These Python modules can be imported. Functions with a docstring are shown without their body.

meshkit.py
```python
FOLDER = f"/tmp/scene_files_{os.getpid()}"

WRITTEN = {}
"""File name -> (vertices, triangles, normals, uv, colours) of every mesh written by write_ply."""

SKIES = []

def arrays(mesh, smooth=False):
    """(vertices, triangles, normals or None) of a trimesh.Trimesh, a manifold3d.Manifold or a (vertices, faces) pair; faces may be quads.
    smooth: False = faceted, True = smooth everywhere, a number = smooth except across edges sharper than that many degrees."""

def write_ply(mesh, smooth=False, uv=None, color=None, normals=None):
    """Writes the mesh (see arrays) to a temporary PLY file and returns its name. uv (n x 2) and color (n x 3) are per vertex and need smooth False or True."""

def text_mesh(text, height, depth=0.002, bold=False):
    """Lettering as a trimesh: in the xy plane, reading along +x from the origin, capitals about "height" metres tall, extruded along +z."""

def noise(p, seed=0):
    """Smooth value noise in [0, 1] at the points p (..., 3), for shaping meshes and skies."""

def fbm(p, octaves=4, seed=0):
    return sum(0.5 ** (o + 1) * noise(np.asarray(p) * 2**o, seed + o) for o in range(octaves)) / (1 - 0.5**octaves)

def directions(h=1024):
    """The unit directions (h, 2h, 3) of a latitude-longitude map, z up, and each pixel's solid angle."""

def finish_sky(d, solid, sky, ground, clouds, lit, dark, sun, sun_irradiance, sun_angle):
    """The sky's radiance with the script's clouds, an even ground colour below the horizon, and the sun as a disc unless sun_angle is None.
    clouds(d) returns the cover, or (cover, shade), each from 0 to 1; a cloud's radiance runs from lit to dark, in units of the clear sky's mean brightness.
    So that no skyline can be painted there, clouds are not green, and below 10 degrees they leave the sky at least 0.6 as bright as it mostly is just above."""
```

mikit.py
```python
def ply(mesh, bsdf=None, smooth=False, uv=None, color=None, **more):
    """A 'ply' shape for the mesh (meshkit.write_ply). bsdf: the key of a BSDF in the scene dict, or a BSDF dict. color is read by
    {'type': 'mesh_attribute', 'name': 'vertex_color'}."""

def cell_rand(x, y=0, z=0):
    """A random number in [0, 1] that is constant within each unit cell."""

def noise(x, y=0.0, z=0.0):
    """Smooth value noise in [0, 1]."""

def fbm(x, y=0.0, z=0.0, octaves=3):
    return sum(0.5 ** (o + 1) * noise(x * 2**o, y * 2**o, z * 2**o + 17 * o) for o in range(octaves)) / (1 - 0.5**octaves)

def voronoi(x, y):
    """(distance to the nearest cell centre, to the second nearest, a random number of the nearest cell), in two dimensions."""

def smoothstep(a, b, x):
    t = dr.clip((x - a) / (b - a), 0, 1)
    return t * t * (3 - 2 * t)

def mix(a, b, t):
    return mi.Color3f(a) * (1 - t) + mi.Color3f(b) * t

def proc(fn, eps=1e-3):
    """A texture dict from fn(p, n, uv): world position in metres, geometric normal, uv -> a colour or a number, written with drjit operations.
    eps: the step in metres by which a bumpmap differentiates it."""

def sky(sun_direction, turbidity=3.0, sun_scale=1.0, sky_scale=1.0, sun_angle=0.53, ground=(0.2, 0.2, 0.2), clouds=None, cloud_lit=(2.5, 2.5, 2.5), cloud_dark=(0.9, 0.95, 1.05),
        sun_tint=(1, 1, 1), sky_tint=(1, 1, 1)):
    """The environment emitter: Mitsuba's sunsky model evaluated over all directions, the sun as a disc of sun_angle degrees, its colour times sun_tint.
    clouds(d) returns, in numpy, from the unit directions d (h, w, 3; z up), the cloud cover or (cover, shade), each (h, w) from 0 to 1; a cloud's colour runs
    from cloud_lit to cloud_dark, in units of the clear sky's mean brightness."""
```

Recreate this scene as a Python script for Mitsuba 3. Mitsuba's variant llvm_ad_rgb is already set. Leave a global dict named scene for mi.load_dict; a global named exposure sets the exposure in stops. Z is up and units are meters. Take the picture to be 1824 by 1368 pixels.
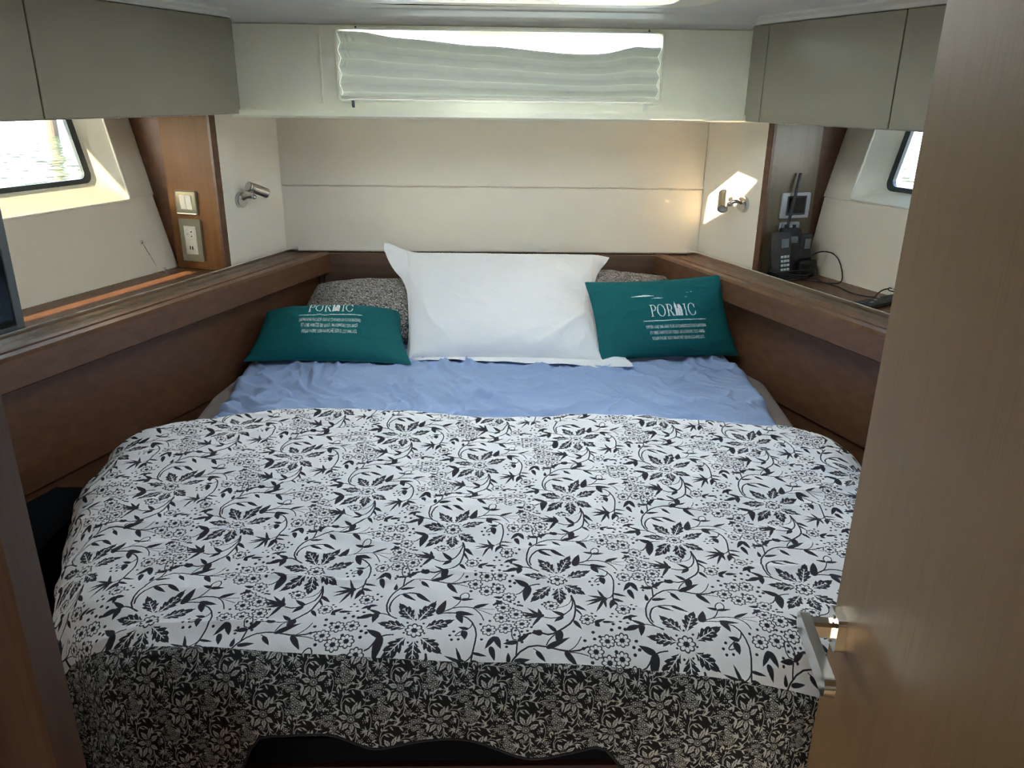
import math, json
import numpy as np, trimesh, drjit as dr, mitsuba as mi
import mikit, meshkit
from mikit import ply, proc, noise, fbm, smoothstep, mix
from shapely.geometry import Polygon, LineString, Point, box as sbox
from shapely.ops import unary_union
from scipy.interpolate import CubicSpline
T = mi.ScalarTransform4f
scene, labels = {}, {}

# ------------------------------------------------------------------ camera, sky, sun, exposure
tilt, roll, yaw = math.radians(20.3), math.radians(0.7), math.radians(1.45)
EYE = np.array([0, 0, 1.55])
FWD = np.array([math.sin(yaw) * math.cos(tilt), math.cos(yaw) * math.cos(tilt), -math.sin(tilt)])
R0 = np.array([math.cos(yaw), -math.sin(yaw), 0]); U0 = np.cross(R0, FWD)
UP = U0 * math.cos(roll) - R0 * math.sin(roll)
scene['camera'] = {'type': 'perspective', 'fov_axis': 'x', 'fov': 2 * math.degrees(math.atan(912 / 1400)), 'near_clip': 0.02,
                   'to_world': T().look_at(origin=EYE.tolist(), target=(EYE + FWD).tolist(), up=UP.tolist())}
SUN_TRAVEL = np.array([1.15, 1.5, -1.0]); SUN_TRAVEL /= np.linalg.norm(SUN_TRAVEL)


def cloud_cover(d):
    c = meshkit.fbm(np.stack([d[..., 0] / (d[..., 2] + .25) * 2, d[..., 1] / (d[..., 2] + .25) * 2, d[..., 2] * 0], -1), 4, 5)
    return np.clip((c - .42) * 3.2, 0, .8)


scene['sky'] = mikit.sky((-SUN_TRAVEL).tolist(), turbidity=3.5, sun_scale=0.66, sun_tint=(1, .95, .86), sky_scale=1.0, ground=(.16, .17, .14), clouds=cloud_cover,
                         cloud_lit=(2.2, 2.15, 2.0), cloud_dark=(1.3, 1.3, 1.3))
exposure = 5.68


# ------------------------------------------------------------------ materials
def C(r, g, b): return {'type': 'rgb', 'value': [r, g, b]}
def mat(name, d): scene[name] = {'type': 'twosided', 'bsdf': d}; return name
def plain(name, c, rough=.5, **k): return mat(name, {'type': 'principled', 'base_color': C(*c), 'roughness': rough, **k})


def wood(name, dark, light, rough, axis, spec=.5, clear=0., scale=1.):
    """Straight-grained veneer; axis = the direction of its grain."""
    ax = np.asarray(axis, float) / np.linalg.norm(axis)

    def fn(p, n, uv):
        al = p.x * float(ax[0]) + p.y * float(ax[1]) + p.z * float(ax[2])
        q = [p.x - al * float(ax[0]), p.y - al * float(ax[1]), p.z - al * float(ax[2])]
        k = 55 * scale
        g = fbm(q[0] * k + al * 2.0, q[1] * k, q[2] * k + al * 1.1, 3)
        f = fbm(q[0] * k * 7 + al * 9, q[1] * k * 7, q[2] * k * 7, 2)
        pores = smoothstep(.62, .8, noise(q[0] * k * 14 + al * 14, q[1] * k * 14, q[2] * k * 14 + al * 7))
        m = dr.clip(.2 + .62 * g + .28 * (f - .5), 0, 1)
        return mix(dark, light, m) * (1 - .10 * pores)
    return mat(name, {'type': 'principled', 'base_color': proc(fn), 'roughness': rough, 'specular': spec, 'clearcoat': clear, 'clearcoat_gloss': .9})


def vinyl(name, c, rough):
    """Leathercloth: an even colour with a fine pebbled relief."""
    def rel(p, n, uv): return noise(p.x * 900, p.y * 900, p.z * 900) * .5 + noise(p.x * 420, p.y * 420, p.z * 420) * .5
    return mat(name, {'type': 'bumpmap', 'scale': .00006, 'arbitrary': proc(rel, 4e-4), 'bsdf': {'type': 'principled', 'base_color': C(*c), 'roughness': rough}})


def cloth(name, c, thread=1400., rough=.85, sheen=.3, vary=.05):
    def fn(p, n, uv):
        w = noise(p.x * thread, p.y * thread, p.z * thread)
        return mi.Color3f(c) * (1 - vary + 2 * vary * w)
    return mat(name, {'type': 'principled', 'base_color': proc(fn), 'roughness': rough, 'sheen': sheen, 'specular': .25})


A20 = math.radians(20)
wood('side_wood', (.070, .032, .017), (.150, .070, .036), .42, (-.342, .94, 0))
wood('side_wood_right', (.075, .035, .019), (.165, .080, .041), .42, (.342, .94, 0))
wood('upright_wood', (.120, .052, .016), (.215, .100, .034), .5, (0, 0, 1), spec=.25)
wood('upright_wood_right', (.10, .076, .045), (.15, .115, .070), .30, (0, 0, 1))
wood('head_wood', (.065, .035, .024), (.15, .085, .055), .45, (1, 0, 0))
wood('door_wood', (.150, .090, .040), (.190, .117, .055), .46, (0, 0, 1), spec=.3, scale=1.6)
wood('jamb_wood', (.040, .018, .010), (.065, .029, .015), .45, (0, 0, 1))
wood('plinth_wood', (.05, .017, .009), (.11, .04, .02), .5, (1, 0, 0))
wood('saloon_floor_wood', (.16, .09, .045), (.32, .19, .10), .4, (0, 1, 0), scale=.4)
vinyl('white_vinyl', (.76, .71, .61), .55)
vinyl('hull_vinyl', (.70, .635, .52), .55)
plain('grey_laminate', (.255, .235, .175), .30, specular=.55)
plain('cabinet_carcass', (.20, .185, .15), .5)
plain('gelcoat', (.86, .85, .69), .16, clearcoat=1.0, clearcoat_gloss=.96)
plain('moulded_white', (.76, .74, .64), .30)
plain('ceiling_white', (.64, .63, .58), .35)
plain('ceiling_trim', (.66, .64, .57), .22)
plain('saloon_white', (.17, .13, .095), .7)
plain('gasket', (.030, .045, .050), .35)
plain('black_plastic', (.012, .012, .013), .38)
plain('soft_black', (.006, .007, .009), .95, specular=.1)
plain('black_rubber', (.010, .010, .010), .5)
plain('charcoal_plastic', (.03, .03, .032), .4)
plain('screen_black', (.006, .009, .009), .08)
plain('bezel_grey', (.085, .10, .105), .35)
plain('key_grey', (.55, .56, .58), .5)
plain('display_grey', (.16, .18, .19), .25)
plain('switch_frame', (.34, .335, .25), .28, metallic=.6)
plain('switch_white', (.72, .71, .62), .25)
plain('panel_silver', (.42, .43, .44), .35, metallic=.3)
plain('chrome', (.66, .65, .63), .10, metallic=1.0)
plain('brushed_chrome', (.56, .55, .53), .16, metallic=1.0)
plain('mirror_strip', (.74, .76, .75), .05, metallic=1.0)
plain('lamp_lens', (.55, .55, .52), .15)
cloth('mattress_taupe', (.23, .195, .18), 500, vary=.10)
cloth('blue_cotton', (.30, .395, .60), 1300)
cloth('white_cotton', (.80, .80, .80), 1300, vary=.03)
cloth('teal_canvas', (.008, .112, .118), 900, vary=.16, sheen=.15)
cloth('charcoal_cotton', (.03, .03, .032), 900)
plain('print_white', (.72, .78, .76), .7)
scene['clear_pane'] = {'type': 'thindielectric', 'int_ior': 1.5}
scene['blind_fabric'] = {'type': 'principledthin', 'base_color': C(.66, .66, .60), 'roughness': .7, 'diff_trans': .36, 'spec_trans': 0.0}
scene['hatch_fabric'] = {'type': 'principledthin', 'base_color': C(.71, .80, .88), 'roughness': .8, 'diff_trans': 2.0, 'spec_trans': 0.0}


def water_relief(p, n, uv):
    return .5 * fbm(p.x * 1.3, p.y * 1.3, 0., 3) + .12 * fbm(p.x * 6, p.y * 6, 3., 2)


scene['harbour_water'] = {'type': 'twosided', 'bsdf': {'type': 'bumpmap', 'scale': .10, 'arbitrary': proc(water_relief, 1e-2),
                          'bsdf': {'type': 'principled', 'base_color': C(.05, .075, .05), 'roughness': .06, 'specular': .6}}}
plain('foliage', (.10, .14, .03), .8)
plain('bark', (.10, .08, .06), .9)
plain('quay_stone', (.36, .33, .28), .9)
plain('hull_white', (.75, .75, .73), .2)

# the printed cotton: strokes of one flower motif on a rhombic repeat, in metres of cloth (uv)
MOTIF = json.loads('[[[0,5,236,5,236,18],[0,134,161,134,161,18],[0,160,-44,160,-44,18],[0,66,-225,66,-225,18],[0,-76,-246,-76,-246,18],[0,-158,-69,-158,-69,18],[0,-121,161,-121,161,18],[3,-36,222,-306,652,115],[3,50,215,299,778,115],[3,170,60,625,313,115],[3,113,-140,457,-427,115],[3,11,-212,8,-679,115],[3,-125,-155,-494,-600,115],[3,-134,49,-599,148,115],[0,-307,273,-417,342,13],[0,-417,342,-485,466,13],[0,-485,466,-510,625,13],[0,-510,625,-492,797,13],[0,-492,797,-436,965,13],[0,-436,965,-346,1112,13],[0,-346,1112,-233,1234,13],[0,-233,1234,-105,1317,13],[0,-105,1317,28,1343,13],[0,28,1343,161,1328,13],[0,161,1328,291,1296,13],[0,291,1296,416,1264,13],[0,416,1264,543,1248,13],[0,543,1248,675,1261,13],[0,675,1261,817,1320,13],[0,-434,457,-458,560,13],[0,-458,560,-444,675,13],[0,-444,675,-399,783,13],[0,-399,783,-330,863,13],[0,-330,863,-244,908,13],[0,-244,908,-152,924,13],[0,-152,924,-62,922,13],[0,-62,922,17,912,13],[1,-275,885,-42,741,43],[1,-46,924,201,733,49],[1,-418,1060,-419,1227,38],[1,-334,1084,-89,1116,43],[0,-299,1166,-274,1419,12],[1,-275,1410,-491,1396,49],[1,-263,1420,-64,1588,49],[0,-282,1449,-337,1468,9],[0,-337,1468,-360,1555,9],[0,-360,1555,-356,1658,9],[0,-356,1658,-329,1722,9],[0,-329,1722,-285,1706,9],[0,-285,1706,-243,1633,9],[0,-243,1633,-224,1541,9],[0,-224,1541,-247,1465,9],[1,172,1302,550,1502,56],[0,-26,1288,56,1238,7],[1,14,1251,149,1081,43],[1,459,1247,632,989,56],[0,515,1255,569,1286,7],[0,569,1286,617,1327,7],[0,617,1327,660,1377,7],[0,660,1377,696,1438,7],[0,696,1438,727,1508,7],[0,511,1232,573,1229,7],[0,573,1229,634,1222,7],[0,634,1222,693,1210,7],[0,693,1210,750,1193,7],[0,750,1193,807,1172,7],[0,-324,275,-373,314,12],[0,-373,314,-426,349,12],[0,-426,349,-483,377,12],[0,-483,377,-541,394,12],[0,-541,394,-599,395,12],[0,-599,395,-657,379,12],[0,-657,379,-713,350,12],[0,-713,350,-767,319,12],[1,-581,375,-787,516,45],[1,-688,348,-920,242,63],[1,-631,373,-678,155,60],[0,-314,-116,-371,-120,11],[0,-371,-120,-431,-131,11],[0,-431,-131,-490,-152,11],[0,-490,-152,-541,-191,11],[0,-541,-191,-583,-248,11],[0,-583,-248,-622,-310,11],[0,-622,-310,-665,-363,11],[0,-665,-363,-721,-393,11],[1,-503,-163,-743,-16,63],[1,-503,-145,-588,-574,84],[1,341,432,454,795,77],[0,353,456,460,531,11],[0,460,531,570,582,11],[0,570,582,682,606,11],[0,682,606,796,605,11],[0,796,605,911,577,11],[1,923,585,1167,698,45],[0,900,584,970,572,6],[0,970,572,1041,563,6],[0,1041,563,1112,558,6],[0,1112,558,1184,556,6],[0,1184,556,1256,558,6],[0,911,574,974,545,6],[0,974,545,1037,516,6],[0,1037,516,1099,485,6],[0,1099,485,1160,454,6],[0,1160,454,1222,421,6],[0,910,567,958,525,9],[0,958,525,1000,475,9],[0,1000,475,1036,417,9],[0,1036,417,1065,352,9],[0,1065,352,1088,279,9],[0,494,537,547,570,9],[0,547,570,594,611,9],[0,594,611,636,663,9],[0,636,663,672,724,9],[0,672,724,703,795,9],[1,704,815,549,891,42],[1,704,805,919,824,42],[0,694,839,687,906,9],[0,687,906,715,967,9],[0,715,967,761,1007,9],[0,761,1007,806,1007,9],[0,806,1007,834,959,9],[0,834,959,836,891,9],[0,836,891,807,839,9],[0,807,839,741,841,9],[0,365,466,423,474,12],[0,423,474,480,477,12],[0,480,477,537,476,12],[0,537,476,595,471,12],[0,595,471,651,461,12],[1,629,477,927,403,56],[1,662,452,747,211,63],[0,728,395,824,333,12],[0,824,333,902,231,12],[0,902,231,954,101,12],[0,954,101,975,-43,12],[0,975,-43,963,-192,12],[0,963,-192,935,-342,12],[0,935,-342,908,-489,12],[0,908,-489,900,-631,12],[0,906,207,899,170,9],[0,899,170,887,138,9],[0,887,138,870,112,9],[0,870,112,849,91,9],[0,849,91,823,76,9],[1,845,71,686,122,42],[1,776,37,797,-160,63],[0,765,52,688,-16,9],[0,688,-16,649,-61,9],[0,649,-61,651,-83,9],[0,651,-83,691,-82,9],[0,691,-82,770,-58,9],[0,618,24,618,24,22],[0,561,-72,561,-72,22],[0,592,-168,592,-168,22],[0,697,-161,697,-161,22],[1,926,-406,1135,-459,28],[1,906,-536,1080,-604,38],[1,908,-566,818,-816,52],[1,912,-601,963,-723,28],[0,918,-421,892,-469,9],[0,892,-469,861,-506,9],[0,861,-506,827,-533,9],[0,827,-533,789,-550,9],[0,789,-550,748,-557,9],[0,748,-557,748,-557,50],[1,748,-557,667,-316,29],[1,748,-557,495,-453,29],[1,748,-557,430,-598,29],[1,748,-557,440,-701,29],[1,748,-557,577,-906,29],[1,748,-557,755,-789,29],[0,1188,-694,1188,-694,22],[0,1258,-759,1258,-759,22],[0,1201,-848,1201,-848,22],[0,836,-945,836,-945,22],[0,894,-1031,894,-1031,22],[0,798,-1040,798,-1040,22],[1,1091,-1015,977,-1118,43],[1,1087,-1016,1230,-1019,43],[1,1091,-1024,1101,-1162,38],[1,1266,-95,1114,-329,49],[1,1270,-101,1356,-338,56],[1,1198,-295,1260,-535,52],[0,1253,675,1253,675,22],[0,1308,779,1308,779,22],[0,1528,760,1528,760,22],[0,1570,594,1570,594,22],[0,1651,681,1651,681,22],[0,1717,667,1717,667,22],[0,1040,190,1040,190,22],[0,1187,270,1187,270,22],[0,1060,-156,1060,-156,22],[0,1494,273,1494,273,22],[0,1564,243,1564,243,22],[0,1778,375,1778,375,22],[0,1834,260,1834,260,22],[0,1847,62,1847,62,22],[0,1593,5,1593,5,22],[0,1691,-29,1691,-29,22],[0,1781,-19,1781,-19,22],[0,1892,-30,1892,-30,22],[0,1573,-90,1573,-90,22],[0,1647,-124,1647,-124,22],[0,1728,-99,1728,-99,22],[0,1820,-80,1820,-80,22],[0,1462,-193,1462,-193,22],[0,1447,-310,1447,-310,22],[0,1690,-246,1690,-246,22],[0,206,-433,219,-569,12],[0,219,-569,203,-707,12],[0,203,-707,162,-834,12],[0,162,-834,98,-943,12],[0,98,-943,17,-1024,12],[0,17,-1024,-77,-1072,12],[0,-77,-1072,-176,-1080,12],[0,-176,-1080,-276,-1042,12],[0,-335,-990,-335,-990,50],[1,-335,-990,-364,-760,35],[1,-335,-990,-537,-749,35],[1,-335,-990,-665,-836,35],[1,-335,-990,-698,-915,35],[1,-335,-990,-603,-1040,35],[1,-335,-990,-491,-1277,35],[0,211,-433,243,-571,14],[0,243,-571,250,-710,14],[0,250,-710,239,-850,14],[0,239,-850,217,-990,14],[0,217,-990,181,-1123,14],[0,181,-1123,114,-1224,14],[0,114,-1224,24,-1299,14],[0,24,-1299,-68,-1368,14],[0,-68,-1368,-158,-1427,14],[0,-158,-1427,-253,-1454,14],[0,-253,-1454,-361,-1429,14],[1,-337,-1428,-513,-1426,66],[1,-115,-1385,-264,-1241,42],[1,-58,-1355,-99,-1654,74],[0,-143,-1448,-178,-1480,9],[0,-178,-1480,-210,-1515,9],[0,-210,-1515,-238,-1554,9],[0,-238,-1554,-262,-1597,9],[0,-262,-1597,-284,-1644,9],[1,33,-1025,-150,-851,49],[1,18,-1040,-129,-1186,49],[1,250,-700,415,-883,45],[1,238,-802,334,-1043,24],[1,184,-1152,292,-1326,38],[0,209,-484,184,-579,7],[0,184,-579,147,-653,7],[0,147,-653,98,-708,7],[0,98,-708,37,-743,7],[0,37,-743,-37,-760,7],[0,-251,-609,-251,-609,22],[0,-186,-583,-186,-583,22],[0,-295,-655,-295,-655,22],[1,512,-1225,693,-1123,42],[1,523,-1232,586,-1305,42],[1,639,-1214,844,-1207,38],[0,497,-971,497,-971,22],[0,547,-1044,547,-1044,22],[1,-967,-493,-1107,-462,42],[1,-964,-582,-1112,-683,42],[0,-754,-640,-754,-640,22],[0,-686,-593,-686,-593,22],[0,-667,-675,-667,-675,22],[0,-1606,-65,-1606,-65,26],[0,-1571,75,-1571,75,26],[0,-1424,246,-1424,246,26],[0,-1328,158,-1328,158,26],[0,-1091,376,-1091,376,26],[0,-961,457,-961,457,26],[0,-851,418,-851,418,26],[0,-1130,269,-1130,269,26],[0,-916,264,-916,264,26],[0,-999,295,-999,295,26],[0,-1416,113,-1416,113,26],[0,-1104,-119,-1104,-119,26],[0,-771,62,-771,62,26],[0,-823,-49,-823,-49,26],[0,-820,-170,-820,-170,26],[0,-740,-87,-740,-87,26],[0,-1487,-292,-1487,-292,26]],[[0,0,125],[1026,-837,108],[1405,607,108],[1614,447,108],[1370,355,108],[1170,52,108],[1436,78,108],[1699,162,108],[-144,-700,105],[400,-1134,105],[-847,-464,108],[-1417,-122,108],[-1219,67,108],[-988,79,108],[-1222,-295,108],[-1024,-236,108]]]')
LAT = np.array([[.424, -.029], [.235, .1355]])


def build_motif():
    st = np.array(MOTIF[0], float); st[:, 1:] *= 1e-4
    fl = np.array(MOTIF[1], float) * 1e-4
    st[:, 5] *= np.choose(st[:, 0].astype(int), [1.10, 1.08, 1.0, 1.06]); fl[:, 2] *= 1.06
    items = [(int(r[0]), *r[1:]) for r in st] + [(2, x, y, x, y, r) for x, y, r in fl]
    NB, MB = 40, 26
    inv = np.linalg.inv(LAT)
    bins, inst = [[] for _ in range(NB * MB)], []
    ii, jj = np.meshgrid((np.arange(NB) + .5) / NB, (np.arange(MB) + .5) / MB, indexing='ij')
    cen = np.stack([ii.ravel(), jj.ravel()], 1) @ LAT
    rad = .5 * max(np.linalg.norm(LAT[0] / NB + LAT[1] / MB), np.linalg.norm(LAT[0] / NB - LAT[1] / MB)) + .0006
    for it in items:
        a, b, w = np.array(it[1:3]), np.array(it[3:5]), it[5] * (1.25 if it[0] != 3 else 1.15)
        for i in range(-2, 3):
            for j in range(-3, 4):
                o = i * LAT[0] + j * LAT[1]
                ab = b - a; l2 = ab @ ab + 1e-12
                t = np.clip(((cen - a - o) @ ab) / l2, 0, 1)
                d = np.linalg.norm(cen - a - o - t[:, None] * ab, axis=1)
                hit = np.nonzero(d < w + rad)[0]
                if len(hit):
                    inst.append((it[0], *(a + o), *(b + o), it[5]))
                    for h in hit: bins[h].append(len(inst) - 1)
    K = max(map(len, bins))
    inst.append((0, 9, 9, 9, 9, 0))
    # flowers last, so that they lie over the stems
    tab = np.full((NB * MB, K), len(inst) - 1)
    for k, b in enumerate(bins):
        b = sorted(b, key=lambda q: inst[q][0] == 2)
        tab[k, :len(b)] = b
    return NB, MB, K, np.array(inst), tab, inv


NB, MB, KS, INST, TAB, INV = build_motif()
MOT = [mi.Float(np.ascontiguousarray(INST[:, k])) for k in range(6)]
TABD = mi.UInt32(TAB.ravel().astype(np.uint32))


def ink(x, y, aa):
    """How much of the print's dark ink lies at the point (x, y) of the cloth; aa = softness of its edges in metres."""
    fp, fq = x * float(INV[0, 0]) + y * float(INV[1, 0]), x * float(INV[0, 1]) + y * float(INV[1, 1])
    fp, fq = fp - dr.floor(fp), fq - dr.floor(fq)
    X, Y = fp * float(LAT[0, 0]) + fq * float(LAT[1, 0]), fp * float(LAT[0, 1]) + fq * float(LAT[1, 1])
    cell = mi.UInt32(dr.minimum(fp * NB, NB - 1)) * MB + mi.UInt32(dr.minimum(fq * MB, MB - 1))
    out = mi.Float(0)
    for k in range(KS):
        e = dr.gather(mi.UInt32, TABD, cell * KS + k)
        ty, ax, ay, bx, by, w = (dr.gather(mi.Float, m, e) for m in MOT)
        dx, dy = bx - ax, by - ay
        l2 = dx * dx + dy * dy + 1e-10
        qx, qy = X - ax, Y - ay
        t = dr.clip((qx * dx + qy * dy) / l2, 0, 1)
        ex, ey = qx - t * dx, qy - t * dy
        d = dr.sqrt(ex * ex + ey * ey)
        fr = t * 4.5 - dr.floor(t * 4.5)
        wl = w * 2.0 * dr.sqrt(t) * (1 - t) + .0003
        ws = w * dr.minimum(1, 2.6 * t + .12) * dr.minimum(1, 2.2 * (1 - t)) * (.68 + .42 * fr)
        wd = dr.select(ty == 0, w, dr.select(ty == 1, wl, ws))
        m = 1 - smoothstep(-aa, aa, d - wd)
        u = t * dr.sqrt(l2) - d * 1.2
        u = u / .009 - dr.floor(u / .009)
        vein = dr.maximum(1 - smoothstep(0, aa, d - .0009 * (1 - t)), (1 - smoothstep(.05, .13, dr.abs(u - .5))) * dr.select(d < .5 * wd, 1., 0.))
        m = dr.select(ty == 3, m * (1 - vein * dr.select(t < .7, 1., 0.)), m)
        out = dr.maximum(out, dr.select(ty == 2, 0, m))
        # a small flower: eight outlined petals round a dark heart
        r = dr.sqrt(qx * qx + qy * qy)
        an = dr.atan2(qy, qx) / (math.pi / 4)
        an = (an - dr.floor(an + .5)) * (math.pi / 4)
        e2 = dr.sqrt(dr.square((r * dr.cos(an) - .66 * w) / (.36 * w + 1e-6)) + dr.square(r * dr.sin(an) / (.27 * w + 1e-6)))
        sa = aa / (.3 * w + 1e-6)
        inside = 1 - smoothstep(1.38 - sa, 1.38 + sa, e2)
        petal = 1 - smoothstep(.84 - sa, .84 + sa, e2)
        heart = 1 - smoothstep(-aa, aa, r - .34 * w)
        f = dr.maximum(inside * (1 - petal), heart)
        cover = dr.maximum(inside, heart)
        out = dr.select((ty == 2) & (r < 1.3 * w), out * (1 - cover) + f, out)
    return dr.clip(out, 0, 1)


def printed(name, paper, dye, scale, invert, aa, turn=0.):
    c, s = math.cos(turn) / scale, math.sin(turn) / scale

    def fn(p, n, uv):
        v = ink(uv.x * c - uv.y * s, uv.x * s + uv.y * c, aa)
        weave = .95 + .1 * noise(uv.x * 1500, uv.y * 1500)
        return mix(dye if invert else paper, paper if invert else dye, v) * weave
    return mat(name, {'type': 'principled', 'base_color': proc(fn), 'roughness': .85, 'sheen': .25, 'specular': .25})


printed('duvet_print', (.74, .74, .745), (.020, .020, .026), 1.0, False, .0005)
printed('border_print', (.46, .46, .44), (.012, .012, .013), .305, True, .0011)
printed('pillow_print', (.66, .60, .54), (.05, .05, .06), .22, True, .002)

# ------------------------------------------------------------------ helpers
def put(key, mesh, bsdf, smooth=False, uv=None, **more):
    scene[key] = ply(mesh, bsdf, smooth=smooth, uv=uv, **more)


def tag(key, label=None, category=None, group=None, kind=None):
    labels[key] = {k: v for k, v in dict(label=label, category=category, group=group, kind=kind).items() if v}


def struct(key, mesh, bsdf, label=None, smooth=False):
    put(key, mesh, bsdf, smooth); tag(key, label, kind='structure')


def join(*m): return trimesh.util.concatenate([x for x in m])


def bevel_box(sx, sy, sz, r=.003, c=(0, 0, 0)):
    """A box with chamfered edges: the convex hull of three overlapping boxes."""
    pts = []
    for k in range(3):
        e = np.array([sx, sy, sz]) / 2 - r; e[k] += r
        pts += [[i * e[0], j * e[1], l * e[2]] for i in (-1, 1) for j in (-1, 1) for l in (-1, 1)]
    m = trimesh.convex.convex_hull(np.array(pts))
    m.apply_translation(c)
    return m


def prism(poly, h, z0=0.):
    """Extrudes a shapely polygon along z from z0."""
    m = trimesh.creation.extrude_polygon(poly, h, engine='earcut'); m.apply_translation([0, 0, z0])
    return m


def frame(m, o, x, y, z):
    M = np.eye(4); M[:3, 0], M[:3, 1], M[:3, 2], M[:3, 3] = x, y, z, o
    m = m.copy(); m.apply_transform(M)
    if np.linalg.det(M[:3, :3]) < 0: m.invert()
    return m


def tube(pts, r, seg=8, dens=4):
    pts = np.asarray(pts, float)
    if dens > 1 and len(pts) > 2:
        s = np.r_[0, np.cumsum(np.linalg.norm(np.diff(pts, axis=0), axis=1))]
        pts = CubicSpline(s, pts)(np.linspace(0, s[-1], len(pts) * dens))
    tan = np.gradient(pts, axis=0); tan /= np.linalg.norm(tan, axis=1, keepdims=True) + 1e-12
    u = np.cross(tan[0], [0, 0, 1.0]);
    if np.linalg.norm(u) < 1e-3: u = np.cross(tan[0], [1.0, 0, 0])
    rings, a = [], np.arange(seg) * 2 * np.pi / seg
    for p, t in zip(pts, tan):
        u = u - t * (u @ t); u /= np.linalg.norm(u)
        w = np.cross(t, u)
        rings.append(p + r * (np.cos(a)[:, None] * u + np.sin(a)[:, None] * w))
    n = len(pts); v = np.vstack(rings + [pts[:1], pts[-1:]])
    f = []
    for i in range(n - 1):
        for k in range(seg):
            q = (i * seg + k, i * seg + (k + 1) % seg, (i + 1) * seg + (k + 1) % seg, (i + 1) * seg + k)
            f += [[q[0], q[1], q[2]], [q[0], q[2], q[3]]]
    for k in range(seg):
        f += [[n * seg, (k + 1) % seg, k], [n * seg + 1, (n - 1) * seg + k, (n - 1) * seg + (k + 1) % seg]]
    m = trimesh.Trimesh(v, f, process=False); trimesh.repair.fix_normals(m)
    return m


def lathe(prof, seg=40):
    m = trimesh.creation.revolve(np.array(prof, float), sections=seg); return m


def grid(P, flip=False):
    """(vertices, faces) of a grid of points (n, m, 3)."""
    n, m = P.shape[:2]
    i = np.arange(n * m).reshape(n, m)
    q = np.stack([i[:-1, :-1], i[1:, :-1], i[1:, 1:], i[:-1, 1:]], -1).reshape(-1, 4)
    if flip: q = q[:, ::-1]
    return P.reshape(-1, 3), np.vstack([q[:, [0, 1, 2]], q[:, [0, 2, 3]]])


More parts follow.
